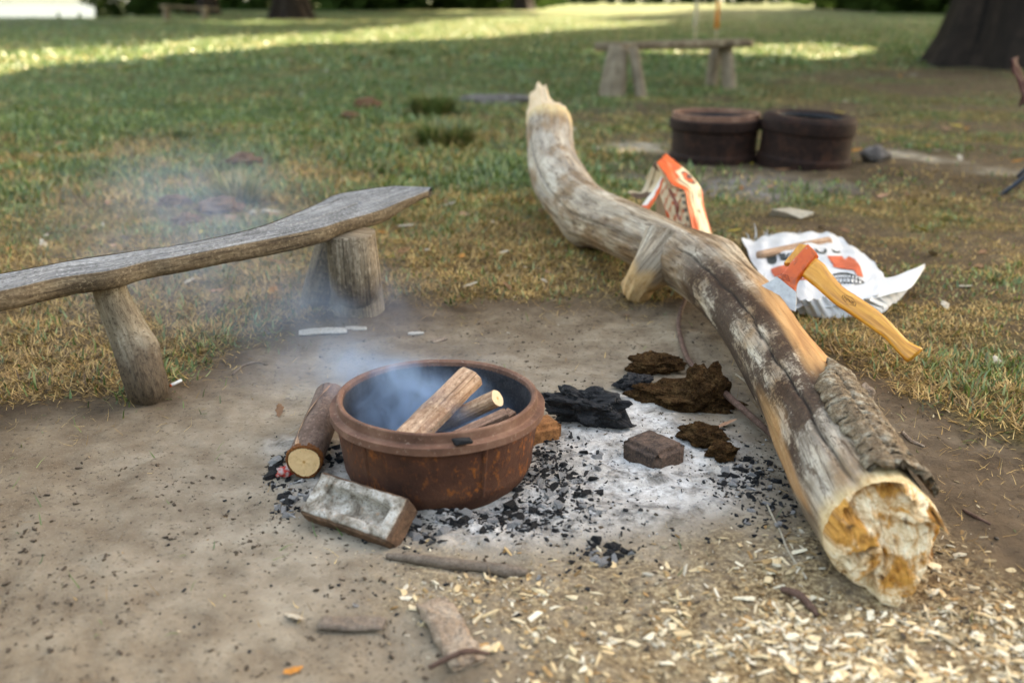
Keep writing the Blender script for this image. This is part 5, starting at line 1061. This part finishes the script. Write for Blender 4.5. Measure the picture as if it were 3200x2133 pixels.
for i in range(n_):
    for j in range(n_): a, b = i/(n_-1), j/(n_-1); V.append((cx0+.30+a*.5, cy0+.06+b*.5, .44-.05*math.sin(a*math.pi)*math.sin(b*math.pi)))
o = part('seat_fabric', np.array(V), grid_faces(n_, n_), MAT['redcloth'], chair); o.modifiers.new('t', 'SOLIDIFY').thickness = .004
V = [(cx0+.40+i/(n_-1)*.5, cy0+.5+j/(n_-1)*.15+.04*math.sin(i/(n_-1)*math.pi), .45+j/(n_-1)*.5) for i in range(n_) for j in range(n_)]
o = part('back_fabric', np.array(V), grid_faces(n_, n_), MAT['redcloth'], chair); o.modifiers.new('t', 'SOLIDIFY').thickness = .004
V = []                                                                   # hanging arm pocket, its edge is what shows
for i in range(n_):
    for j in range(n_): a, b = i/(n_-1), j/(n_-1); p = D(3172+10*math.sin(a*5)+(1-a)*10+b*90+(22*(1-a) if a < .5 else 0)*.3, 335-a*150, 5.35); V.append((p.x, p.y+b*.25+.012*math.sin(a*19+b*4), p.z))
o = part('arm_pocket', np.array(V), grid_faces(n_, n_), MAT['redcloth'], chair); o.modifiers.new('t', 'SOLIDIFY').thickness = .006

# orange marker stakes far on the lawn
MAT['stakeor'] = simple('stake_orange', (.55, .16, .02), (.70, .24, .03), 20, .6, .1, .001); MAT['stakewh'] = simple('stake_pale', (.45, .40, .28), (.55, .48, .34), 20, .7, .1, .001)
for px, lab, lo in ((2172, 'faded orange marker stake on the back lawn behind the rustic bench', 'stakewh'), (2238, 'brighter orange marker stake on the back lawn behind the rustic bench', 'stakeor')):
    p = D(px, 112, 24); g0_ = gz(p.x, p.y); e = empty('marker_stake', (p.x, p.y, g0_), lab, 'stake')
    v, f, uv, _ = tube([(p.x, p.y, g0_-.1), (p.x, p.y, g0_+.32)], [.018, .018], 4, 10); part('shaft', v, f, MAT['stakewh'], e, uv)
    v, f, uv, _ = tube([(p.x, p.y, g0_+.30), (p.x, p.y, g0_+.95)], [.055, .04], 6, 12); part('sleeve', v, f, MAT[lo], e, uv)

# ================================================================== SMALL THINGS ON THE GROUND
def place(name, V, F, px, py, mat, label, cat, group=None, sink=.0, smooth=True, uv=None, cols=None, zoff=0):
    p = G(px, py, 0); z = gz(p.x, p.y); V = np.asarray(V, float).copy(); V[:, 2] -= V[:, 2].min(); V = V+np.array((p.x, p.y, z-sink+zoff)); return solo(name, V, F, mat, label, cat, group, uv, cols, smooth)
def polystick(name, pts, r, mat, label, cat='stick', zs=None, seg=12, n=40, seed=1):
    P = []
    for k, (a, b) in enumerate(pts):
        q = G(a, b, .01); P.append((q.x, q.y, gz(q.x, q.y)+(zs[k] if zs else (r[k] if isinstance(r, (list, tuple)) else r)*.8)))
    t = np.array(P); v, f, uv, _ = tube(t, r if isinstance(r, (list, tuple)) else [r]*len(P), n, seg, lambda L, T: 1+.18*(fbm(T*1.5+seed, L*30, 3, seed)-.5))
    return solo(name, v, f, mat, label, cat, uv=uv)
polystick('bent_stick', [(2150, 925), (2126, 985), (2121, 1040), (2150, 1130), (2200, 1200), (2262, 1268), (2332, 1320), (2432, 1372)], [.007, .0075, .008, .008, .0085, .009, .0085, .008], MAT['twig'], 'long bent brown stick curving under the log', zs=[.02, .02, .015, .02, .03, .045, .03, .012], n=80)
polystick('flat_stick', [(1208, 1728), (1300, 1742), (1400, 1755), (1500, 1758), (1590, 1772), (1650, 1775)], [.006, .010, .011, .010, .012, .006], MAT['greytwig'], 'flat grey brown stick lying just in front of the leaning brick')
polystick('white_straw', [(2300, 1165), (2340, 1200), (2376, 1238)], .0028, MAT['palestone'], 'thin white straw propped by the log', zs=[.005, .012, .02], n=12)
polystick('straw_stalk', [(2396, 1565), (2420, 1620), (2440, 1660), (2462, 1720), (2520, 1810)], .0022, MAT['palestone'], 'thin yellow straw stalk beside the hacked end of the log', n=24)
polystick('twig', [(2445, 1838), (2500, 1870), (2560, 1900)], [.006, .008, .005], MAT['twig'], 'short dark twig among the wood chips in front of the log', n=20)
polystick('twig', [(3012, 1582), (3050, 1605), (3096, 1630)], [.003, .004, .0025], MAT['twig'], 'thin dark twig on brown soil right of the hacked log end', n=16)
polystick('twig', [(2822, 1338), (2850, 1360), (2890, 1378)], [.004, .005, .003], MAT['barkpiece'], 'pinkish twig on the soil beside the bark strip', n=16)
polystick('twig', [(725, 1160), (760, 1138), (800, 1130), (830, 1132)], [.003, .003, .003, .002], MAT['greytwig'], 'thin curved twig on the sand between the bench legs', n=16)
polystick('twig', [(1340, 2095), (1450, 2075), (1530, 2060)], [.004, .005, .003], MAT['twig'], 'dark twig crossing the bark slab', n=16, zs=[.02, .03, .02])
# bark slabs in the foreground
def slabchunk(L, W, T, seed, nx=40, ny=20):
    V = []
    for s in (1, -1):
        for i in range(nx):
            for j in range(ny):
                a, b = i/(nx-1)*2-1, j/(ny-1)*2-1; e = 1+.22*(float(vn(np.array(a*3+seed), np.array(b*.5), 3))-.5)-.25*max(0, abs(a)-.6)+.10*(float(vn(np.array(a*11+seed), np.array(2.), 3))-.5)
                ed = (1-abs(b)**6)**.5*(1-abs(a)**10)**.5; z = s*T*.5*max(.25, ed)+(T*.5*(float(fbm(np.array(a*5+seed), np.array(b*3), 4, seed))-.5) if s > 0 else 0)
                V.append((a*L/2, b*W/2*e+.12*W*math.sin(a*2+seed), z))
    f1 = grid_faces(nx, ny)[:, ::-1]; f2 = grid_faces(nx, ny)+nx*ny; F = [tuple(q) for q in f1]+[tuple(q) for q in f2]; o_ = nx*ny
    for i in range(nx-1):
        for j in (0, ny-1): a, b = i*ny+j, (i+1)*ny+j; F.append((a, b, b+o_, a+o_) if j else (b, a, a+o_, b+o_))
    for j in range(ny-1):
        for i in (0, nx-1): a, b = i*ny+j, i*ny+j+1; F.append((a, b, b+o_, a+o_))
    return np.array(V), F
V, F = slabchunk(.19, .062, .020, 3); place('bark_slab', rotz(V, -1.08), F, 1405, 1985, MAT['barkpiece'], 'knobbly pinkish bark slab on the sand in the foreground', 'bark')
V, F = slabchunk(.11, .035, .012, 6); place('bark_slab', rotz(V, -.12), F, 1100, 1950, MAT['greytwig'], 'thin flat grey bark piece on the sand left of the bark slab', 'bark')
V, F = slabchunk(.15, .05, .010, 8); MAT['whitebark'] = simple('white_bark', (.42, .38, .33), (.60, .56, .50), 25, .85, .4, .004); place('bark_strip_piece', rotz(V, .18), F, 1010, 1045, MAT['whitebark'], 'long whitish curled bark piece at the foot of the bench', 'bark')
V, F = slabchunk(.07, .03, .008, 9); place('bark_strip_piece', rotz(V, .1), F, 1112, 1028, MAT['whitebark'], 'short whitish bark flake touching the bench foot', 'bark')
V, F = slabchunk(.05, .018, .008, 11); place('bark_strip_piece', rotz(V, .1), F, 1300, 1043, MAT['whitebark'], 'small pale bark flake on the sand behind the drum', 'bark')
V, F = slabchunk(.055, .02, .008, 12); place('bark_strip_piece', rotz(V, .6), F, 1372, 1062, MAT['barkpiece'], 'curled tan bark flake beside the small pale one behind the drum', 'bark')
# earth clods and burnt lump
for k, (x, y, a, b, c, r, lab, m) in enumerate(((2130, 1262, .125, .060, .034, -.25, 'largest fibrous brown earth clod at the edge of the ash', 'clod'), (2045, 1165, .075, .045, .030, .3, 'brown earth clod behind the largest one', 'clod'), (2200, 1270, .055, .05, .06, .2, 'dark burnt edged clod lying over the bent stick', 'clod'),
        (2190, 1395, .055, .035, .025, -.5, 'low brown clod between the scorched brick and the log', 'clod'), (2255, 1440, .035, .025, .018, .4, 'small brown clod in the ash near the log', 'clod'), (1985, 1215, .05, .03, .02, .5, 'flat ashy black clod beside the white ash', 'charcoal'),
        (1835, 1335, .095, .045, .045, -.42, 'large cracked black charred lump beside the drum', 'charcoal'))):
    V, F = lump(a, b, c, 20+k, 5, .55, 2.1, .18, 6.5); place('earth_clod' if m == 'clod' else 'charred_lump', rotz(V, r), F, x, y, MAT[m], lab, 'clod' if m == 'clod' else 'charcoal', sink=c*.5, smooth=(m == 'clod'))
V, F = rchunk(.024, .030, .022, 77, 16); place('charred_lump', rotz(V, .5), F, 1938, 1345, MAT['charcoal'], 'upright black charcoal block between the charred lump and the scorched brick', 'charcoal', smooth=False)
V, F = rchunk(.028, .012, .008, 78, 14); p = np.array((DC.x+.060, DC.y-.222, .176)); solo('charcoal_flake', V+p, F, MAT['charcoal'], 'black charcoal flake lying on the rim of the fire drum', 'charcoal', smooth=False)
MAT['earth'] = simple('dry_earth', (.07, .032, .016), (.20, .10, .052), 14, .95, .8, .01, c3=(.34, .20, .12))
# heap of earth behind the bench
for k, (x, y, s, lab) in enumerate(((545, 650, .075, 'orange brown earth lump behind the bench, closest to the lawn tuft side'), (590, 705, .065, 'reddish earth lump just behind the bench plank'), (690, 668, .10, 'dark bare earth heap under the yellowish tuft'), (765, 525, .09, 'dark brown earth patch lump out on the lawn'), (1150, 335, .12, 'dark red brown earth lump near the rounded tuft'), (1095, 370, .08, 'smaller earth lump beside the dark red brown one'))):
    V, F = lump(s, s*.7, s*.5, 50+k, 4, .5, 1.9, .2, 5); place('earth_lump', V, F, x, y, MAT['earth'], lab, 'earth', sink=s*.38)
for k, (x, y) in enumerate(((792, 683), (830, 676))):
    V, F = lump(.018, .016, .013, 60+k, 2, .2); place('pebble', V, F, x, y, MAT['palestone'], 'small pale pebble by the earth heap behind the bench', 'pebble', 'pale pebbles behind the bench')
# red and white crumpled scrap under the small log, and a cigarette end
V, F = lump(.017, .012, .013, 70, 3, .5, 2, .3, 5); cc = np.array([(.42, .03, .02) if float(vn(np.array(q[0]*160), np.array(q[2]*160), 4)) > .5 else (.45, .34, .32) for q in V]); place('scrap', V, F, 893, 1496, MAT['col'], 'crumpled red and white scrap under the cut end of the small log', 'scrap', cols={'Col': cc})
cg = G(552, 1197, .006); e = empty('cigarette_end', (cg.x, cg.y, gz(cg.x, cg.y)), 'white cigarette end lying against the foot of the bench leg', 'cigarette'); a = np.array((cg.x-.012, cg.y-.012, gz(cg.x, cg.y)+.006)); b = a+np.array((.022, .024, .006))
MAT['cigw'] = simple('cig_paper', (.72, .71, .68), (.8, .79, .76), 60, .7, .1, .001); MAT['cigr'] = simple('cig_ember', (.35, .06, .02), (.5, .10, .03), 60, .7, .1, .001)
v, f, uv, _ = tube([a, b], [.0042, .0042], 4, 12); part('paper', v, f, MAT['cigw'], e, uv); v, f, uv, _ = tube([a-(b-a)*.12, a+(b-a)*.02], [.0040, .0043], 3, 12); part('burnt_tip', v, f, MAT['cigr'], e, uv)

# ---------------------------------------------------------------- charcoal
VAR = [rchunk(1, .72, .62, 100+k, 12) for k in range(10)]; VAM = []
for k, (V, F) in enumerate(VAR): V = V.copy(); V[:, 2] -= V[:, 2].min()*.75; VAM.append((V, F))
cm = [mesh('charcoal', V, F, smooth=False) for V, F in VAM]; [q.materials.append(MAT['charcoal']) for q in cm]
am = [mesh('ash_lump', V, F, smooth=False) for V, F in VAM]; [q.materials.append(MAT['ashlump']) for q in am]
rs = np.random.default_rng(500)
SPOT = []
def scatter(cells):
    out = []; SPOT.clear()
    for (x, y, sx, sy, n, s0, s1) in cells:
        SPOT.extend([(x, y)]*n)
        a = rs.normal(size=n)*sx+x; b = rs.normal(size=n)*sy+y; s = s0*.7+(s1-s0)*.85*rs.uniform(0, 1, n)**3.2; out += list(zip(a, b, s))
    return np.array(out)
CS = scatter([(1760, 1520, 60, 60, 150, .005, .020), (1560, 1620, 110, 28, 150, .005, .022), (1300, 1650, 45, 35, 70, .005, .018), (1890, 1725, 55, 22, 70, .006, .020), (1700, 1420, 35, 35, 60, .005, .016), (2330, 1490, 60, 40, 120, .005, .018), (2440, 1600, 70, 50, 70, .004, .013), (860, 1465, 22, 22, 26, .008, .024), (900, 1570, 30, 30, 34, .007, .022), (1000, 1420, 25, 22, 22, .006, .018), (1050, 1440, 18, 14, 14, .008, .02), (1960, 1640, 200, 90, 150, .002, .008), (2100, 1420, 160, 100, 110, .002, .006), (1720, 1500, 60, 60, 420, .002, .009), (1600, 1630, 120, 30, 420, .002, .009), (2340, 1520, 70, 60, 300, .002, .008), (1300, 1650, 60, 35, 160, .002, .008), (920, 1530, 60, 70, 160, .002, .007), (700, 1750, 260, 190, 90, .002, .0055), (1700, 1850, 350, 100, 80, .003, .009), (1150, 1660, 90, 30, 40, .003, .009), (1320, 1830, 150, 60, 14, .005, .010), (2600, 1750, 300, 150, 60, .003, .008)])
w = np.array([G(a, b, 0)[:] for a, b, _ in CS]); 
CSP = np.array(SPOT); ins = np.hypot(w[:, 0]-DC.x, w[:, 1]-DC.y) > .195; CS = CS[ins]; w = w[ins]; CSP = CSP[ins]; zc_ = ground_z(w[:, 0], w[:, 1])
scr = CS[:, 2]/topx(w)[2]; order = np.argsort(-scr); keep = order[:270]; rest = order[270:]
def charwhere(x, y):
    if x < 950: return 'beside the cut end of the small log'
    if x < 1080: return 'between the small log and the drum'
    if x < 1340: return 'by the end of the leaning brick'
    if 1800 < x < 2000 and y > 1700: return 'in the dark heap beyond the flat stick'
    if x < 1650: return 'against the front foot of the drum'
    if x < 1800: return 'beside the orange-rusted side of the drum'
    if x < 2250: return 'in the open ash before the scorched brick'
    return 'in the patch between the ash and the big log'
for q in keep:
    ashy = rs.uniform(0, 1) < .38
    o = bpy.data.objects.new('charcoal_lump', (am if ashy else cm)[int(rs.integers(0, 10))]); COL.objects.link(o); s = CS[q, 2]; o.location = (w[q, 0], w[q, 1], zc_[q]-s*.15); o.rotation_euler = (rs.uniform(-.4, .4), rs.uniform(-.4, .4), rs.uniform(0, 6.28)); o.scale = (s, s*rs.uniform(.7, 1.1), s*rs.uniform(.6, 1.0))
    wh = charwhere(*CSP[q]); tag(o, ('grey ash-coated' if ashy else 'black')+' charcoal lump '+wh, 'charcoal', ('grey' if ashy else 'black')+' charcoal '+wh)
def merged(name, idx, S, W, Zz, VM_, mat, label, cat, flat=1.0, cols=None):
    VV = []; FF = []; off = 0; CC = []
    for q in idx:
        V, F = VM_[int(rs.integers(0, len(VM_)))]; V = rotm(V*np.array((S[q]*rs.uniform(.7, 1.5), S[q]*rs.uniform(.35, 1.2), S[q]*flat*rs.uniform(.6, 1.3))), (rs.uniform(-.4, .4), rs.uniform(-.4, .4), rs.uniform(0, 6.28)))+np.array((W[q, 0], W[q, 1], Zz[q])); VV.append(V); FF += [tuple(k+off for k in f_) for f_ in F]; off += len(V)
        if cols is not None: CC.append(np.repeat(cols[q][None], len(V), 0))
    o = link(name, mesh(name, np.concatenate(VV), FF, None, {'Col': np.concatenate(CC)} if cols is not None else None, smooth=False), mat); return tag(o, label, cat, kind='stuff')
merged('charcoal_crumbs', rest, CS[:, 2], w, zc_, VAM, MAT['charcoal'], 'fine charcoal crumbs strewn through the ash and sand', 'charcoal', .8)
AS = scatter([(1560, 1610, 120, 30, 200, .004, .013), (1760, 1530, 70, 60, 160, .003, .011), (2000, 1450, 180, 90, 420, .002, .007), (1640, 1590, 150, 70, 500, .0018, .006), (900, 1560, 30, 30, 30, .004, .012), (2330, 1490, 60, 40, 60, .003, .009)])
wa = np.array([G(a, b, 0)[:] for a, b, _ in AS]); k = np.hypot(wa[:, 0]-DC.x, wa[:, 1]-DC.y) > .2; AS = AS[k]; wa = wa[k]
merged('ash_flakes', range(len(AS)), AS[:, 2], wa, ground_z(wa[:, 0], wa[:, 1]), VAM, MAT['ashlump'], 'pale ash flakes and burnt crumbs round the drum', 'ash', .6)
# dark soil crumbs on the sand
n = 9000; yy = rs.uniform(1.25, 3.2, n); xx = rs.uniform(-1, 1, n)*(yy*.55+.1); k = (sdpoly(xx, yy, DIRT) > 0) & (vn(xx*4, yy*4, 3)*.7+.3*vn(xx*15, yy*15, 5)+.25*rs.uniform(0, 1, n) > .70); W2 = np.stack([xx, yy, 0*xx], -1)[k]
MAT['crumb'] = simple('soil_crumb', (.05, .034, .022), (.12, .085, .058), 60, .95, .5, .003)
merged('soil_crumbs', range(len(W2)), .0014+.0048*rs.uniform(0, 1, len(W2))**4, W2, ground_z(W2[:, 0], W2[:, 1]), VAM, MAT['crumb'], 'dark soil crumbs on the trampled sand', 'soil', .7)

# ---------------------------------------------------------------- wood chips
CV = []
for k in range(10):
    V, F = rchunk(1, .48, .16, 200+k, 12); V = V.copy(); V[:, 2] -= V[:, 2].min()*.6; CV.append((V, F))
tones = np.array([(.72, .58, .38), (.66, .48, .27), (.78, .68, .50), (.55, .36, .17), (.42, .24, .10), (.70, .54, .32), (.80, .70, .54)])
chm = []
for k in range(10):
    for t in range(4):
        V, F = CV[k]; me = mesh('wood_chip', V, F, None, {'Col': np.repeat(tones[[0, 1, 2, 5][t]][None], len(V), 0)}, smooth=False); me.materials.append(MAT['chipcol']); chm.append(me)
n = 26000; px = rs.uniform(1100, 3400, n); py = 1640+rs.uniform(0, 1, n)**.75*620; W3 = np.array([G(a, b, 0)[:] for a, b in zip(px, py)]); mk = masks(W3[:, 0], W3[:, 1])
pr_ = np.clip(mk['chip']*.28+mk['chipd']*.72, 0, 1)*(.2+1.25*sst(.36, .58, .6*fbm(W3[:, 0]*7, W3[:, 1]*7, 3, 7)+.4*fbm(W3[:, 0]*25, W3[:, 1]*25, 2, 17))); k = rs.uniform(0, 1, n) < pr_; W3 = W3[k]
S3 = .0018+.0125*rs.uniform(0, 1, len(W3))**5
EX = scatter([(1540, 2010, 8, 8, 1, .028, .030), (1740, 1850, 25, 10, 2, .022, .026), (1440, 1850, 60, 15, 8, .008, .014), (1680, 1800, 90, 30, 26, .006, .012), (2650, 1260, 200, 70, 30, .003, .007), (2760, 1120, 60, 60, 12, .003, .007), (1310, 1950, 40, 60, 10, .005, .012), (930, 1920, 5, 5, 1, .016, .018), (2940, 1290, 40, 40, 10, .004, .009), (1150, 1700, 120, 40, 40, .002, .006), (700, 1700, 300, 200, 40, .0015, .004), (1550, 1000, 150, 40, 12, .005, .012), (2450, 1350, 200, 120, 40, .002, .006), (3000, 1600, 120, 120, 40, .003, .007), (1600, 880, 160, 40, 40, .007, .016), (1500, 820, 120, 40, 40, .007, .016)])
W3 = np.concatenate([W3, np.array([G(a, b, 0)[:] for a, b, _ in EX])]); S3 = np.concatenate([S3, EX[:, 2]])
# none inside the log or the hacked end
dl_ = np.min(np.linalg.norm(W3[:, None, :2]-LC[None, ::6, :2], axis=2), 1); k = dl_ > .085; W3 = W3[k]; S3 = S3[k]; Z3 = ground_z(W3[:, 0], W3[:, 1])
scr = S3/topx(W3)[2]; order = np.argsort(-scr)
for q in order[:280]:
    o = bpy.data.objects.new('wood_chip', chm[int(rs.integers(0, len(chm)))]); COL.objects.link(o); s = S3[q]*1.0; o.location = (W3[q, 0], W3[q, 1], Z3[q]+.001); o.rotation_euler = (rs.uniform(-.35, .35), rs.uniform(-.35, .35), rs.uniform(0, 6.28)); o.scale = (s*rs.uniform(.8, 1.5), s*rs.uniform(.45, 1.3), s*rs.uniform(.7, 1.5))
    a_, b_, _d = topx(W3[q]); wh = 'behind the drum on the dry grass edge' if b_ < 1100 else ('on the brown soil beside the bark strip' if (b_ < 1680 and a_ > 2600) else ('in the thick layer before the hacked log end' if a_ > 2000 and b_ > 1680 else ('on the ash beside the drum' if b_ < 1680 else 'on the sand round the bark slab'))); tag(o, 'pale chopped wood chip '+wh, 'wood chip', 'pale wood chips '+wh)
tc = tones[rs.integers(0, 7, len(S3))]*rs.uniform(.45, 1.08, (len(S3), 1))
merged('wood_shavings', order[280:], S3, W3, Z3+.001, CV, MAT['chipcol'], 'pale shavings and small chips covering the ground before the hacked log', 'shavings', 1.0, tc)

# ---------------------------------------------------------------- fallen leaves
def leafmesh(seed, col):
    r_ = random.Random(seed); n = 9; V = []; cu = r_.uniform(-.5, .8); tw = r_.uniform(-.4, .4)
    for i in range(n):
        t = i/(n-1); wd = .42*math.sin(min(1, t*1.03)*math.pi)**.7*(1-.35*t)*(1+.25*math.sin(i*2.3+seed))
        for j in (-1, -.5, 0, .5, 1): V.append((t*2-1, j*wd+.1*math.sin(t*3+seed), .10+.22*cu*abs(j)**1.5*wd*2+.22*cu*(t-.5)**2*2+tw*.2*j*t))
    V = np.array(V); c = np.array(col)[None]*(.75+.4*np.array([vn(np.array(p[0]*4), np.array(p[1]*6), seed) for p in V])[:, None]); me = mesh('fallen_leaf', V, grid_faces(n, 5), None, {'Col': c}); me.materials.append(MAT['leafcol']); return me
LC_ = {'orange': (.50, .20, .04), 'brown': (.22, .105, .05), 'yellow': (.50, .36, .05), 'pale': (.55, .47, .36), 'pink': (.42, .22, .13)}
LM = {k: [leafmesh(10*i+s, c) for s in range(4)] for i, (k, c) in enumerate(LC_.items())}
def leaf(px, py, s, kind, label, group=None, up=0):
    p = G(px, py, 0); o = bpy.data.objects.new('fallen_leaf', LM[kind][int(rs.integers(0, 4))]); COL.objects.link(o); o.location = (p.x, p.y, gz(p.x, p.y)+.006+up); o.rotation_euler = (rs.uniform(-.35, .35), rs.uniform(-.35, .35), rs.uniform(0, 6.28)); o.scale = (s, s, s); tag(o, label, 'leaf', group)
for x, y, s, kd, lab in ((872, 1285, .030, 'brown', 'curled brown leaf on the bare sand left of the drum'), (2270, 1335, .032, 'pink', 'pinkish brown leaf against the bent stick by the log'), (862, 945, .030, 'orange', 'pale orange leaf on the dry grass under the bench'), (2915, 810, .050, 'pale', 'large tan leaf on the grass right of the white sack'), (2950, 965, .035, 'pale', 'whitish leaf on the grass beyond the hatchet handle'), (3110, 1150, .03, 'pale', 'pale grey leaf on the grass at the clearing edge'), (2985, 390, .09, 'yellow', 'yellow green leaf on the brown soil near the big trunk'), (1775, 38, .25, 'orange', 'big orange leaf pile at the far sunlit strip'), (1965, 118, .12, 'orange', 'orange leaf resting on the end of the rustic bench'), (745, 410, .06, 'orange', 'bright orange leaf out on the lawn behind the low bench'), (920, 1932, .028, 'pale', 'tan leaf on the sand in the foreground'), (915, 2100, .02, 'orange', 'small orange leaf at the very front of the sand'), (1960, 985, .02, 'brown', 'small brown leaf on the soil under the log stub')):
    leaf(x, y, s, kd, lab, up=.56 if 'resting on the end' in lab else 0)
def zone(a, b):
    if a > 1750: return 'on the lawn beyond the spare drums' if b < 450 else ('on the grass round the spare drums' if b < 650 else 'on the grass round the white sack')
    if a > 1150: return 'on the grass round the raised log end' if b < 550 else 'on the dry grass between bench and log'
    return 'on the open lawn behind the low bench' if b < 560 else 'in the grass close round the low bench'
for k in range(270):
    y = 1/ rs.uniform(1/20, 1/3.4); x = rs.uniform(-.55, .55)*y; d_ = dict(orange='orange', brown='brown', yellow='yellow', pale='pale', pink='pink'); kd = ['orange', 'brown', 'yellow', 'pale', 'pink'][int(rs.choice(5, p=[.16, .26, .16, .28, .14]))]; a, b, dep = topx(np.array((x, y, 0.)))
    if sdpoly(np.array([x]), np.array([y]), DIRT)[0] > -.1: continue
    leaf(float(a), float(b), rs.uniform(.012, .042)*(1+.05*y), kd, kd+' fallen leaf '+zone(float(a), float(b)), kd+' leaves '+zone(float(a), float(b)))

# ================================================================== SMOKE
def smoke(name, lo, hi, blobs, dens_, nscale, label, color):
    n = N('smoke_air'); P = n.a('ShaderNodeNewGeometry').outputs['Position']; tot = None
    nd = n.a('ShaderNodeTexNoise', Vector=P, Scale=nscale*.6, Detail=2); off = n.a('ShaderNodeVectorMath', {'operation': 'MULTIPLY_ADD'}); n.t.links.new(nd.outputs['Color'], off.inputs[0]); off.inputs[1].default_value = (.22, .22, .16); n.t.links.new(P, off.inputs[2])
    for (c, r, w_) in blobs:
        m = n.a('ShaderNodeMapping', {'vector_type': 'TEXTURE'}, Vector=off.outputs[0]); m.inputs['Location'].default_value = (c[0]+.11, c[1]+.11, c[2]+.08); m.inputs['Scale'].default_value = r
        g = n.a('ShaderNodeTexGradient', {'gradient_type': 'QUADRATIC_SPHERE'}, Vector=m.outputs[0]).outputs['Fac']; g = n.math('MULTIPLY', g, w_); tot = g if tot is None else n.math('ADD', tot, g)
    nz = n.ramp(n.noise(n.coord('Geo', (1, 1, .7)), nscale, 4, .62, 1.6), [(.38, .02), (.68, 1.0)])
    d = n.math('MULTIPLY', n.math('MULTIPLY', tot, nz), dens_)
    pv = n.a('ShaderNodeVolumePrincipled', Color=color, Density=d, Anisotropy=.0); n.t.links.new(pv.outputs[0], n.out.inputs['Volume'])
    bm = bmesh.new(); bmesh.ops.create_cube(bm, size=1); 
    for q in bm.verts: q.co = Vector(((lo[0]+hi[0])/2+q.co.x*(hi[0]-lo[0]), (lo[1]+hi[1])/2+q.co.y*(hi[1]-lo[1]), (lo[2]+hi[2])/2+q.co.z*(hi[2]-lo[2])))
    me = bpy.data.meshes.new(name); bm.to_mesh(me); bm.free(); o = link(name, me, n.m); tag(o, label, 'smoke', kind='stuff'); return o
smoke('smoke', (DC.x-.33, DC.y-.26, .03), (DC.x+.26, DC.y+.34, .36), [((DC.x-.02, DC.y+.03, .10), (.22, .22, .13), 1.0), ((DC.x-.07, DC.y+.06, .16), (.20, .22, .10), .55), ((DC.x-.18, DC.y+.16, .19), (.20, .24, .09), .22)], 36, 11, 'blue wood smoke filling and leaving the fire drum', (.42, .66, 1.0))
smoke('smoke', (-1.75, 2.22, -.02), (.05, 4.1, .62), [((-.40, 2.50, .05), (.50, .36, .16), 1.1), ((-.58, 2.90, .10), (.46, .45, .18), 1.1), ((-.95, 3.1, .20), (.65, .8, .28), .45), ((-1.15, 3.5, .33), (.75, .8, .3), .30)], 3.6, 4.5, 'thin blue smoke drifting low over the sand to the bench', (.62, .78, 1.0))
